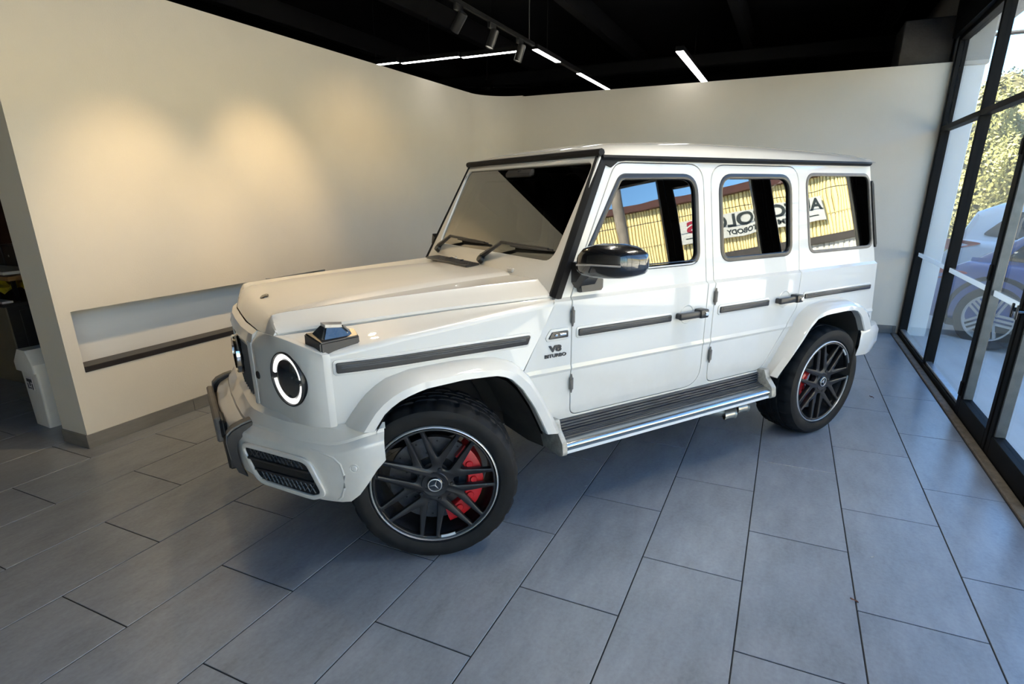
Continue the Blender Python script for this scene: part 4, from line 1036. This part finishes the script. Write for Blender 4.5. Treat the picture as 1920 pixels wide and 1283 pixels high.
b = bmesh.new(); tube(b, [(0, -0.70, 0.36), (0, 0.70, 0.36)], 0.05, 12); tube(b, [(-2.89, -0.70, 0.36), (-2.89, 0.70, 0.36)], 0.055, 12)
tube(b, [(-0.42, 0.60, 0.40), (-0.30, 0.66, 0.52), (-0.14, 0.62, 0.70)], 0.028, 8); P('axle', b, M['dusty'])
for x0, x1, y0 in ((-1.90, -2.13, 0.80), (-2.10, -2.30, 0.765)):
    b = bmesh.new(); rows = []
    for t, sc_ in ((0, 0.9), (1, 1.0)):
        row = []
        for k in range(20):
            a = 2*pi*k/20; row.append((x0+(x1-x0)*t + 0.035*cos(a)*(t)*0.8 + 0.0*sin(a), y0-0.22*(1-t)+0.05*cos(a)*sc_, 0.262+0.040*sin(a)*sc_))
        rows.append(row)
    grid(b, rows, True); rows2 = [[(q[0]-0.002, y0+(q[1]-y0)*0.8, 0.262+(q[2]-0.262)*0.8) for q in rows[1]], [(q[0]+0.1, y0+(q[1]-y0)*0.8, 0.262+(q[2]-0.262)*0.8) for q in rows[1]]]
    grid(b, [rows[1], rows2[0], rows2[1]], True); recalc(b); P('exhaust_tip', b, M['beige'])
b = bmesh.new()
box(b, -1.05, -0.80, -0.72, 0.72, 1.02, 1.30, bev=0.05, seg=3); P('dashboard', b, M['interior'])
b = bmesh.new(); lathe(b, [(0.175+0.014*cos(a), 0.014*sin(a)) for a in [2*pi*k/8 for k in range(8)]], 28, closed=True)
for v in b.verts: v.co = Matrix.Rotation(radians(65), 3, 'Y') @ Vector((v.co.x, v.co.z, v.co.y)) + Vector((-1.12, 0.38, 1.27))
P('steering_wheel', b, M['interior'])
for y in (0.38, -0.38):
    for x in (-1.55, -2.40):
        b = bmesh.new(); box(b, x-0.25, x+0.25, y-0.24, y+0.24, 1.0, 1.14, bev=0.05, seg=2); box(b, x-0.33, x-0.22, y-0.22, y+0.22, 1.1, 1.50, bev=0.05, seg=2); box(b, x-0.33, x-0.24, y-0.12, y+0.12, 1.50, 1.70, bev=0.04, seg=2)
        P('seat', b, M['interior'])
b = bmesh.new(); box(b, -0.99, -0.96, -0.13, 0.13, 1.66, 1.74, bev=0.015, seg=2); tube(b, [(-0.965, 0, 1.74), (-0.95, 0, 1.80)], 0.02, 8); box(b, -0.985, -0.93, -0.16, 0.16, 1.745, 1.80, bev=0.02)
P('rear_view_mirror', b, M['interior'])

# wheels ----------------------------------------------------------------
def rim_face():
    R_ = 0.283; outer = [(R_*cos(2*pi*k/84), R_*sin(2*pi*k/84)) for k in range(84)]
    holes = []
    for k in range(7):
        a = 2*pi*k/7
        def tr(r, t): return (r*cos(a)-t*sin(a), r*sin(a)+t*cos(a))
        holes.append([tr(*q) for q in rpoly([(0.086, -0.022), (0.270, -0.0285), (0.272, 0.0285), (0.086, 0.022)], [0.022, 0.006, 0.006, 0.022], 6)])
        a += pi/7
        h_ = 0.5*2*pi/7 - (0.0285+0.0150)/0.27*1.05
        rim = [(0.272*cos(h_*q), 0.272*sin(h_*q)) for q in (-1, -0.5, 0, 0.5, 1)]
        holes.append([tr(*q) for q in rpoly([(0.135, 0.0)]+rim, [0.010, 0.008, 0, 0, 0, 0.008], 5)])
    rad = lambda u, v: sqrt(u*u+v*v)
    return plate(outer, holes, 0.030, 0.0045, (), lambda u, v, w_: (u, -0.032 + 0.018*min(1, rad(u, v)/0.283)**1.5 + w_, v), res=1)

def wheel_parts():
    N = 168
    prof = [(0.289, -0.045), (0.297, -0.006), (0.305, 0.004), (0.330, 0.012), (0.352, 0.013), (0.372, 0.006), (0.384, -0.010), (0.3905, -0.026), (0.3935, -0.036), (0.3945, -0.075), (0.387, -0.077), (0.387, -0.087), (0.3955, -0.089), (0.397, -0.120), (0.389, -0.122), (0.389, -0.132), (0.397, -0.134), (0.397, -0.164), (0.389, -0.166), (0.389, -0.176), (0.397, -0.178),
            (0.3955, -0.210), (0.387, -0.212), (0.387, -0.222), (0.3945, -0.224), (0.3925, -0.262), (0.384, -0.278), (0.352, -0.292), (0.30, -0.285), (0.285, -0.25)]
    b = bmesh.new()
    def rf(r, y, k):
        if r > 0.383 and (y > -0.08 or y < -0.222) and r > 0.388-0.006 and k % 7 in (0, 1): return r-0.0075
        if 0.394 < r and -0.215 < y < -0.085 and (k+int(-y*60)) % 7 == 0: return r-0.006
        return r
    lathe(b, prof, N, rfun=rf); recalc(b)
    tire = bpy.data.meshes.new('tire'); b.to_mesh(tire); b.free(); finish(tire, M['rubber'], 28)
    b = bmesh.new(); lathe(b, [(0.286, -0.255), (0.262, -0.225), (0.258, -0.12), (0.268, -0.03), (0.283, -0.012)], 64); recalc(b)
    barrel = bpy.data.meshes.new('rim_barrel'); b.to_mesh(barrel); b.free(); finish(barrel, M['rim'], 35)
    fm = rim_face(); bm2 = bmesh.new(); lathe(bm2, [(0.064, -0.048), (0.064, -0.014), (0.060, -0.010), (0.044, -0.012), (0.042, -0.028), (0.0, -0.028)], 40); recalc(bm2)
    b = merge(fm, bm2)
    for k in range(5):
        a = 2*pi*k/5+0.3; c = (0.078*cos(a), 0.078*sin(a)); q = bmesh.new(); lathe(q, [(0.0, -0.008), (0.008, -0.008), (0.011, -0.014)], 10)
        for v in q.verts: v.co = (v.co.x+c[0], v.co.y, v.co.z+c[1])
        b = merge(b, q)
    face = bpy.data.meshes.new('rim'); b.to_mesh(face); b.free(); finish(face, M['rim'], 30)
    b = bmesh.new(); lathe(b, [(0.2865, -0.020), (0.2870, 0.000), (0.2895, 0.004), (0.293, 0.003), (0.2965, -0.002), (0.297, -0.02)], 96); recalc(b)
    lip = bpy.data.meshes.new('rim_lip'); b.to_mesh(lip); b.free(); finish(lip, M['lip'], 40)
    b = bmesh.new(); lathe(b, [(0.0, -0.004), (0.033, -0.004), (0.037, -0.008), (0.038, -0.03)], 32); recalc(b)
    cap = bpy.data.meshes.new('center_cap'); b.to_mesh(cap); b.free(); finish(cap, M['paint_dark'], 40)
    b = star_bm(0.033, 0.0022, lambda c: (c.x, -0.002+c.y, c.z))
    star = bpy.data.meshes.new('star_emblem'); b.to_mesh(star); b.free(); finish(star, M['lip'], 40)
    b = bmesh.new(); lathe(b, [(0.07, -0.10), (0.11, -0.085), (0.115, -0.078), (0.212, -0.078), (0.212, -0.105), (0.115, -0.105)], 64); recalc(b)
    disc = bpy.data.meshes.new('brake_disc'); b.to_mesh(disc); b.free(); finish(disc, M['disc'], 35)
    b = bmesh.new()
    for i in range(12):
        for r in (0.135, 0.165, 0.192):
            a = 2*pi*i/12 + r*6; q = bmesh.new(); lathe(q, [(0, -0.0775), (0.005, -0.0775)], 8)
            for v in q.verts: v.co = (v.co.x+r*cos(a), v.co.y, v.co.z+r*sin(a))
            b = merge(b, q)
    drill = bpy.data.meshes.new('disc_hole'); b.to_mesh(drill); b.free(); finish(drill, M['under'], 0)
    # caliper hugging the rear of the disc
    b = bmesh.new(); rows = []
    for k in range(15):
        a = radians(-62 + 124*k/14); e = 1 - 0.25*abs(k-7)/7
        rows.append([(cos(a)*r, y, sin(a)*r) for r, y in ((0.150+0.012*(1-e), -0.050), (0.158, -0.040*1), (0.200, -0.038), (0.228*(0.96+0.04*e), -0.046), (0.232*(0.96+0.04*e), -0.075), (0.232*(0.96+0.04*e), -0.13), (0.150, -0.13))])
    grid(b, rows, True, 0, True)
    for a0 in (-38, -12, 14, 40):
        a = radians(a0); q = bmesh.new(); lathe(q, [(0, -0.032), (0.014, -0.032), (0.017, -0.036), (0.018, -0.042)], 14)
        for v in q.verts: v.co = (v.co.x+0.182*cos(a), v.co.y, v.co.z+0.182*sin(a))
        b = merge(b, q)
    recalc(b); cal = bpy.data.meshes.new('brake_caliper'); b.to_mesh(cal); b.free(); finish(cal, M['caliper'], 35)
    b = bmesh.new(); rows = []
    for k in range(9):
        a = radians(-129 + 14.5*k/8); rows.append([(r*cos(a), y, r*sin(a)) for r, y in ((0.266, -0.004), (0.266, 0.001), (0.278, 0.003), (0.278, -0.004))])
    grid(b, rows, True, 0, True); recalc(b)
    badge = bpy.data.meshes.new('rim_badge'); b.to_mesh(badge); b.free(); finish(badge, M['lip'], 35)
    return tire, barrel, face, lip, cap, star, disc, drill, cal, badge
tire, barrel, face, lip, cap, star, disc, drill, cal, badge = wheel_parts()
def wheel(x, s, steer, shift, spin, dz, flip_cal):
    """the tyre mesh is the part; everything bolted to it is a sub-part"""
    t = add('wheel', tire, None, suv)
    if s > 0: t.location = (x+shift[0], 0.93+shift[1], ZA+dz); t.rotation_euler = (0, 0, steer)
    else: t.location = (x-shift[0]*0, -0.93, ZA+dz); t.rotation_euler = (0, 0, pi+steer)
    for nm, me in (('rim', face), ('rim_barrel', barrel), ('rim_lip', lip), ('center_cap', cap), ('star_emblem', star), ('rim_badge', badge)):
        o = add(nm, me, None, t); o.rotation_euler = (0, radians(103) if (nm == 'rim_badge' and x < -1) else spin, 0)
    o = add('brake_disc', disc, None, t); o = add('disc_hole', drill, None, t); o['kind'] = 'stuff'
    o = add('brake_caliper', cal, None, t); o.rotation_euler = (0, flip_cal, 0)
    if x < -1: o.scale = (0.80, 1.0, 0.55); o.location = (0, -0.025, 0)
ST = -0.4014; KP = 0.1752
wheel(0.0, 1, ST, (-KP*sin(ST), -KP*(1-cos(ST))), radians(-21), 0, radians(180-12))
wheel(-2.89, 1, 0, (0, 0), radians(-21), -0.013, radians(14))
wheel(0.0, -1, ST, (0, 0), radians(40), 0, radians(0))
wheel(-2.89, -1, 0, (0, 0), radians(20), -0.013, radians(180))

# ================================================================== left work area
bn = empty('trash_bin', (2.13, 0.36, 0), (0, 0, radians(-4)), label='white plastic trash bin with swing lid behind the wall end', category='trash bin')
b = bmesh.new(); grid(b, [[(x*sc_, 0.12+ (y-0.12)*sc_, z) for x, y in rpoly([(0.0, 0.0), (0.26, 0.0), (0.26, 0.24), (0.0, 0.24)], 0.02, 3)] for z, sc_ in ((0, 0.88), (0.42, 1.04), (0.44, 1.04))], True, 0, True); recalc(b)
add('bin_body', b, M['bin'], bn)
b = bmesh.new(); o_ = rpoly([(-0.02, -0.02), (0.29, -0.02), (0.29, 0.27), (-0.02, 0.27)], 0.02, 3)
rows = [[(x, y, z) for x, y in o_] for z in (0.435, 0.50)] + [[(0.135+(x-0.135)*0.95, 0.125+(y-0.125)*0.42, 0.60) for x, y in o_]]
grid(b, rows, True, 0, True); recalc(b); add('bin_lid', b, M['bin'], bn)
b = bmesh.new(); grid(b, [[(0.02, 0.005, 0.515), (0.25, 0.005, 0.515)], [(0.03, 0.068, 0.598), (0.24, 0.068, 0.598)]]); add('lid_flap', b, M['bin_grey'], bn)
stk = add('bin_sticker', bxm(-0.0165, -0.0145, 0.05, 0.15, 0.30, 0.40), M['paper'], bn, smooth=0)
b = bmesh.new()
for y0, y1, z0, z1 in ((0.06, 0.14, 0.36, 0.385), (0.06, 0.075, 0.305, 0.35), (0.125, 0.14, 0.305, 0.35), (0.09, 0.11, 0.33, 0.37), (0.085, 0.12, 0.31, 0.318)): box(b, -0.0172, -0.0164, y0, y1, z0, z1)
add('sticker_print', b, M['ink'], stk, smooth=0)

cab = empty('cabinet', (2.66, 1.78, 0), label='olive grey and black cabinet in the dark work area at left', category='cabinet')
add('body', bxm(0.012, 1.3, 0.0, 1.6, 0.0, 0.72, bev=0.004), M['black'], cab)
add('side_panel', bxm(0.0, 0.012, 0.0, 1.6, 0.0, 0.72), M['olive'], cab, smooth=0)
add('top', bxm(-0.02, 1.32, -0.02, 1.62, 0.72, 0.75, bev=0.004), M['black'], cab)
add('door', bxm(0.10, 0.62, -0.012, 0.0, 0.06, 0.68, bev=0.003), M['satin'], cab)
shf = empty('shelf_rack', (3.1, 2.1, 0.75), label='black rack with a brown wooden shelf on the cabinet', category='shelf')
add('shelf_board', bxm(-0.35, 0.7, -0.3, 1.2, 0.19, 0.23, bev=0.003), M['wood'], shf)
for x in (-0.3, 0.62):
    for y in (-0.24, 1.1): add('post', bxm(x, x+0.03, y, y+0.03, 0, 0.19), M['alu'], shf, smooth=0)
b = bmesh.new(); grid(b, [[(-0.24+0.5*i/11, 0.05+0.75*j/13, 0.075+0.045*sin(i*1.1)*cos(j*0.9)+0.02*sin(i*2.3+j)+0.02) for j in range(14)] for i in range(12)])
add('cloth', recalc(b), M['yellow'], None, label='crumpled bright yellow cloth under the wooden shelf', category='cloth').location = (3.02, 1.88, 0.75)
add('paper_stack', bxm(2.66, 2.745, 1.80, 2.6, 0.75, 0.768, bev=0.002), M['paper'], label='pale lilac papers on the black cabinet top', category='papers')
add('tray', bxm(2.79, 3.1, 1.95, 2.9, 0.98, 1.01, bev=0.004), M['white'], label='white tray lying on the brown wooden shelf', category='tray')
for k in range(4):
    eq = empty('radio_unit', (3.05, 1.95+k*0.24, 0.98 if k else 0.98), label=['small black unit with white lamp, nearest on the shelf', 'second small black unit with white lamp on the shelf', 'third small black unit with white lamp on the shelf', 'farthest small black unit with white lamp on the shelf'][k], category='unit', group='black units on the shelf')
    eq.location.z = 0.98
    eq.location.x = 3.14
    add('case', bxm(0, 0.25, 0.0, 0.21, 0.0, 0.22, bev=0.006), M['satin'], eq)
    b = bmesh.new(); lathe(b, [(0, 0.0), (0.012, 0.0)], 10)
    for v in b.verts: v.co = (-0.002+v.co.y, 0.06+v.co.x+0.03*k, 0.12+v.co.z+0.02*(k % 2))
    add('indicator', b, M['white'], eq)

# bits on the floor
def litter(x, y, label, mt, sz, name, cat):
    b = bmesh.new(); rows = []
    for i in range(5):
        rows.append([(sz*(i/4-0.5), sz*0.35*(j/3-0.5)*(1-abs(i-2)/2.6), 0.004+sz*0.25*abs(sin(i*1.3+j*0.9))) for j in range(4)])
    grid(b, rows); o = add(name, b, mt, None, label=label, category=cat); o.location = (x, y, 0); o.rotation_euler = (0, 0, x*3); return o
def floor_pt(px, py):
    v = RT*((px-960)/1070.14) + DN*((py-712.845)/1070.14) + F; t = -CAM.z/v.z; return CAM + v*t
for px, py, lb, mt, sz, nm, ct in ((1634, 747, 'curled dry leaf on the floor near the rear wheel', 'dryleaf', 0.055, 'dry_leaf', 'leaf'), (1601, 1129, 'small dry brown leaf on a tile joint in front', 'dryleaf', 0.035, 'dry_leaf', 'leaf'), (1635, 1047, 'tiny white scrap lying on the tiles at lower right', 'pebble', 0.022, 'paper_scrap', 'scrap'), (1099, 913, 'tiny pale pebble on the joint behind the front wheel', 'pebble', 0.018, 'pebble', 'pebble')):
    q = floor_pt(px, py); litter(q.x, q.y, lb, M[mt], sz, nm, ct)

# ================================================================== outdoors
ZG = -0.09
add('ground', bxm(-40, 70, -60, YG-0.02, ZG-0.3, ZG), M['patio'], smooth=0, kind='structure', label='pale concrete paving outside the shopfront')
add('step_slab', bxm(XF, 8.5, YG-0.75, YG-0.02, ZG, -0.004, bev=0.01), M['patio'], kind='structure', label='concrete apron along the shopfront')
wg = add('wall_wing', bxm(8.19, 8.46, YG-0.29, YG-0.005, ZG, 2.93, bev=0.006), M['ext'], kind='structure', label='white stucco pillar outside the corner of the shopfront')
add('pillar_head', bxm(8.17, 8.48, YG-0.31, YG-0.005, 2.93, 3.45, bev=0.006), M['ext_grey'], wg)
add('trim_soffit', bxm(XF, 9.2, YG-0.55, YG-0.14, 3.42, 3.95, bev=0.01), M['ext_grey'], kind='structure', label='grey stucco soffit over the shopfront')

# cream corrugated building across the yard
YB = -20.0
bd = empty('warehouse', (8, YB, ZG), label='cream corrugated steel building across the yard with red-brown roof edge', category='building')
def corrugated(x0, x1, z0, z1, pitch, depth, mt, name, par, y=0.0):
    b = bmesh.new(); n = int((x1-x0)/pitch); row = []
    for i in range(n):
        x = x0+i*pitch
        row += [(x, 0), (x+pitch*0.60, 0), (x+pitch*0.66, -depth), (x+pitch*0.94, -depth)]
    grid(b, [[(x, y+d, z) for x, d in row] for z in (z1, z0)]); recalc(b); return add(name, b, mt, par, smooth=0)
corrugated(-26, 26, 3.38, 5.22, 0.10, 0.055, M['yellowwall'], 'corrugated_wall', bd)
add('roof_fascia', bxm(-26, 26, -0.2, 0.18, 5.22, 5.46, bev=0.01), M['fascia'], bd)
b = bmesh.new(); grid(b, [[(-26, 0.15, 5.44), (26, 0.15, 5.44)], [(-26, -7, 5.8), (26, -7, 5.8)]]); add('roof', b, M['fascia'], bd, smooth=0)
add('base_band', bxm(-26, 26, -0.2, 0.12, 3.14, 3.38, bev=0.01), M['band'], bd)
corrugated(-26, 26, 0, 3.14, 0.16, 0.03, M['fence'], 'lower_wall', bd, y=0.02)
sg = empty('sign', (8.98, YB+0.10, ZG), label='long grey shop sign on the cream corrugated building', category='sign')
SGC = 4.24
add('board', bxm(-2.27, 2.27, 0, 0.05, SGC-0.40, SGC+0.38, bev=0.008), M['sign'], sg)
def sfn(cx, cz): return lambda x, y, z: (cx-x, 0.056+z, cz+y)
add('lettering', text_bm('AUTO COLOR', 0.52, 0.012, sfn(0.36, SGC+0.12), bold=0.016, xs=1.09), M['signink'], sg, smooth=0)
add('lettering', text_bm('S', 0.50, 0.012, sfn(-1.86, SGC+0.12), bold=0.02, xs=1.6), M['signred'], sg, smooth=0)
add('lettering', text_bm('PREMIER AUTOBODY', 0.22, 0.012, sfn(0.30, SGC-0.23), bold=0.006, xs=1.0), M['signink'], sg, smooth=0)
b = bmesh.new(); box(b, 1.55, 2.05, 0.05, 0.06, SGC-0.245, SGC-0.215); box(b, -2.1, -1.02, 0.05, 0.06, SGC-0.245, SGC-0.215); add('rule_line', b, M['signink'], sg, smooth=0)

pl = empty('utility_pole', (4.25, -14.0, ZG), label='grey wooden utility pole standing in the yard', category='pole')
b = bmesh.new(); tube(b, [(0, 0, 0), (0, 0, 8.5)], [0.14, 0.10], 14); add('post', b, M['pole'], pl)
add('crossarm', bxm(-0.9, 0.9, -0.05, 0.05, 7.6, 7.72, bev=0.01), M['pole'], pl)
b = bmesh.new(); tube(b, [(14.0, -19.5+25.5*k/24, 4.56-0.28*sin(pi*k/24)) for k in range(25)], 0.035, 6)
add('power_cable', b, M['cable'], label='thin black power cable sagging across the sky', category='cable')
b = bmesh.new(); tube(b, [(-20+60*k/24, YB+0.6, 4.85-0.25*sin(pi*k/24)) for k in range(25)], 0.012, 5)
add('wall_cable', b, M['cable'], label='thin dark cable strung in front of the cream building', category='cable')

# hedge bank of clipped trees
def hedge(name, label, x0, x1, y0, y1, h, n, seed, lumps):
    root = empty(name, ((x0+x1)/2, (y0+y1)/2, ZG), label=label, category='hedge', group='clipped hedge trees')
    cx, cy = (x0+x1)/2, (y0+y1)/2; rx, ry = (x1-x0)/2, (y1-y0)/2
    rnd = random.Random(seed)
    blobs = [(0, 0, h*0.5, rx, ry, h*0.52)]
    for _ in range(lumps):
        a, e = rnd.uniform(0, 2*pi), rnd.uniform(-0.2, 1.2); r = rnd.uniform(0.25, 0.45)
        blobs.append((rx*0.8*cos(a)*cos(e), ry*0.8*sin(a)*cos(e), h*0.5+h*0.42*sin(e), rx*r, ry*r, h*0.5*r))
    b = bmesh.new()
    for bx_, by_, bz_, sx, sy, sz in blobs:
        q = bmesh.ops.create_icosphere(b, subdivisions=2, radius=1.0)
        for v in q['verts']: v.co = (bx_+v.co.x*sx*0.93, by_+v.co.y*sy*0.93, max(0.05, bz_+v.co.z*sz*0.93))
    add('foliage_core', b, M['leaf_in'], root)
    vs, fs = [], []
    for i in range(n):
        bx_, by_, bz_, sx, sy, sz = rnd.choice(blobs[1:]) if rnd.random() < 0.75 and lumps else blobs[0]
        d = Vector((rnd.gauss(0, 1), rnd.gauss(0, 1), rnd.gauss(0, 1)))
        if d.length < 1e-3: continue
        d.normalize(); p = Vector((bx_+d.x*sx*rnd.uniform(0.93, 1.06), by_+d.y*sy*rnd.uniform(0.93, 1.06), bz_+d.z*sz*rnd.uniform(0.93, 1.06)))
        if p.z < 0.15: continue
        u = Vector((rnd.gauss(0, 1), rnd.gauss(0, 1), rnd.gauss(0, 1))).normalized(); t = d.cross(u)
        if t.length < 1e-3: continue
        t.normalize(); w2 = (d.cross(t)*0.7+d*rnd.uniform(-0.7, 0.7)).normalized(); sz2 = rnd.uniform(0.035, 0.075)
        k = len(vs); vs += [p-t*sz2*0.5, p+w2*sz2, p+t*sz2*0.5, p-w2*sz2]; fs.append((k, k+1, k+2, k+3))
    me = bpy.data.meshes.new('foliage'); me.from_pydata([tuple(v) for v in vs], [], fs); finish(me, M['leaf'], 0)
    add('foliage', me, None, root, kind='stuff')
    b = bmesh.new(); tube(b, [(0, 0, 0), (0, 0, h*0.5)], 0.09, 8); add('trunk', b, M['bark'], root)
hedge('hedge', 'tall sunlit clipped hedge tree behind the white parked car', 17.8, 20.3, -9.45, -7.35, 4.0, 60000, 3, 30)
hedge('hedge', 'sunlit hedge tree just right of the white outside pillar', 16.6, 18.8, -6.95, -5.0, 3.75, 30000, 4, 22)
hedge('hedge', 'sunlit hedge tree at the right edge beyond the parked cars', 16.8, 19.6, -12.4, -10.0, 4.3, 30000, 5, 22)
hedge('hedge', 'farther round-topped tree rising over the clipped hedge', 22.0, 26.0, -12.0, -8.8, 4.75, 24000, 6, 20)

# parked cars seen through the glass
def parked(name, label, loc, rot, paint, L, Hb, belt, roof, rw, sedan, cat='car', tail_z=0.80):
    root = empty(name, loc, (0, 0, rot), label=label, category=cat)
    W2 = 0.90
    low = rpoly([(0.05, 0.28), (L-0.05, 0.25), (L, 0.55), (L-0.10, belt-0.20), (L-1.15, belt-0.02), (0.42 if sedan else 0.20, belt+0.05), (0.0, belt-0.16), (0.0, 0.42)], [0.1, 0.1, 0.1, 0.15, 0.1, 0.12, 0.10, 0.08], 5)
    wheels_x = (0.78, L-0.92)
    cut = []
    b = plate(low, (), W2*2, 0.10, (), lambda u, v, w_: (u, w_, v), res=3); add('body', b, paint, root, smooth=50)
    if sedan: gh = [(0.30, belt-0.03), (L-1.25, belt-0.05), (L-1.95, roof-0.04), (L-2.5, roof), (1.35, roof-0.02), (0.85, roof-0.16)]
    else: gh = [(0.05, belt-0.10), (L-1.2, belt-0.05), (L-1.95, roof-0.05), (L-2.6, roof), (0.55, roof-0.03), (0.26, roof-0.16)]
    b = plate(rpoly(gh, [0.05, 0.05, 0.12, 0.2, 0.15, 0.06], 5), (), 1.60, 0.12, (), lambda u, v, w_: (u, w_*(1-0.22*max(0, v-belt)), v), res=3); add('cabin', b, paint, root, smooth=50)
    for sd in (1, -1):
        wins = [[(0.42, belt+0.12), (0.95, belt+0.06), (0.95, roof-0.14), (0.72, roof-0.16)], [(1.00, belt+0.05), (1.85, belt+0.04), (1.85, roof-0.10), (1.00, roof-0.12)], [(1.92, belt+0.04), (L-1.5, belt+0.04), (L-2.10, roof-0.12), (1.92, roof-0.09)]]
        for wn in wins:
            if sedan and wn is wins[0]: wn = [(0.74, belt+0.08), (0.98, belt+0.07), (0.98, roof-0.16), (0.95, roof-0.18)]
            b = plate(rpoly(wn, 0.035, 3), (), 0.02, 0.003, (), lambda u, v, w_: (u, sd*(0.801*(1-0.22*max(0, v-belt))+w_), v)); add('side_window', b, M['carglass'], root)
        tl = rpoly([(-0.012, tail_z-0.05), (0.10, tail_z-0.07), (0.52, tail_z+0.05), (0.10, tail_z+0.10), (-0.005, tail_z+0.08)], [0.01, 0.03, 0.02, 0.03, 0.01], 3)
        b = plate(tl, (), 0.03, 0.006, (), lambda u, v, w_: (u, sd*(W2-0.002+w_-0.06*max(0, (0.10-u)/0.1)), v)); add('tail_lamp', b, M['tail'], root)
        b = bmesh.new(); box(b, 2.0, 2.2, min(sd*0.905, sd*0.94), max(sd*0.905, sd*0.94), belt-0.16, belt-0.13, bev=0.008); box(b, 1.05, 1.25, min(sd*0.905, sd*0.94), max(sd*0.905, sd*0.94), belt-0.16, belt-0.13, bev=0.008); add('door_handle', b, M['chrome'], root)
        b = bmesh.new(); box(b, 0.35, L-0.3, min(sd*0.86, sd*0.905), max(sd*0.86, sd*0.905), 0.22, 0.30, bev=0.01); add('sill_trim', b, M['cartyre'], root)
    b = plate(rpoly([(-0.62, belt+0.05), (0.62, belt+0.05), (0.52, roof-0.16), (-0.52, roof-0.16)], 0.05, 4), (), 0.02, 0.004, (), lambda u, v, w_: ((gh[5][0]-0.005 - (roof-0.16-v)*((gh[5][0]-gh[0][0])/(roof-0.16-belt+0.03 if sedan else roof-0.16-belt+0.10)))-w_-0.01, u, v)); add('rear_window', b, M['carglass'], root)
    b = bmesh.new(); box(b, -0.05, 0.12, -0.80, 0.80, 0.34, 0.50, bev=0.03, seg=2); add('rear_bumper', b, paint if sedan else M['cartyre'], root)
    for wx in wheels_x:
        for sd in (1, -1):
            tb = bmesh.new(); lathe(tb, [(rw*0.66, -0.02), (rw*0.70, 0.012), (rw*0.93, 0.012), (rw, -0.02), (rw, -0.20), (rw*0.7, -0.21)], 40)
            for v in tb.verts: v.co = (wx+v.co.x, sd*(0.905+v.co.y), rw+v.co.z)
            wt = add('wheel', recalc(tb), M['cartyre'], root)
            ab = bmesh.new(); lathe(ab, [(rw+0.05, -0.015), (rw+0.06, 0.004), (rw+0.10, 0.006), (rw+0.11, -0.01)], 40)
            lathe(ab, [(0, -0.10), (rw*0.66, -0.10)], 32)
            for v in ab.verts: v.co = (wx+v.co.x, sd*(0.905+v.co.y), max(0.24, rw+v.co.z))
            add('wheel_arch', recalc(ab), M['cartyre'], root)
            rb_ = bmesh.new(); lathe(rb_, [(rw*0.70, -0.01), (rw*0.71, 0.016), (rw*0.665, 0.016), (rw*0.64, -0.02), (rw*0.64, -0.09)], 48); lathe(rb_, [(0, 0.0), (rw*0.16, 0.0), (rw*0.18, -0.03)], 20)
            for k in range(5):
                for o_ in (-0.05, 0.0, 0.05):
                    vv = box(rb_, rw*0.14, rw*0.665, -0.02, 0.006, (o_-0.013)*rw/0.37, (o_+0.013)*rw/0.37)
                    bmesh.ops.rotate(rb_, verts=vv, cent=(0, 0, 0), matrix=Matrix.Rotation(2*pi*k/5+0.1, 3, 'Y'))
            for v in rb_.verts: v.co = (wx+v.co.x, sd*(0.905+v.co.y), rw+v.co.z)
            add('alloy_rim', recalc(rb_), M['silver'], wt)
    return root
# local +x points to the front of the car; the right-hand side faces the shopfront
fdir = Vector((-0.60, -0.80, 0)); ldir = Vector((0.80, -0.60, 0)); rot = atan2(fdir.y, fdir.x)
wb = Vector((8.11, -6.69, 0)); org = wb - fdir*0.78 + ldir*0.905
parked('parked_car', 'blue car with silver triple-spoke wheels parked close outside the glass', (org.x, org.y, ZG), rot, M['blue'], 4.3, 0, 0.93, 1.46, 0.37, True)
org2 = Vector((11.25, -6.85, 0)) + ldir*0.4
parked('parked_car', 'white hatchback parked behind the blue car outside the glass', (org2.x, org2.y, ZG), rot+0.12, M['whitecar'], 4.5, 0, 1.02, 1.62, 0.37, False, tail_z=0.98)
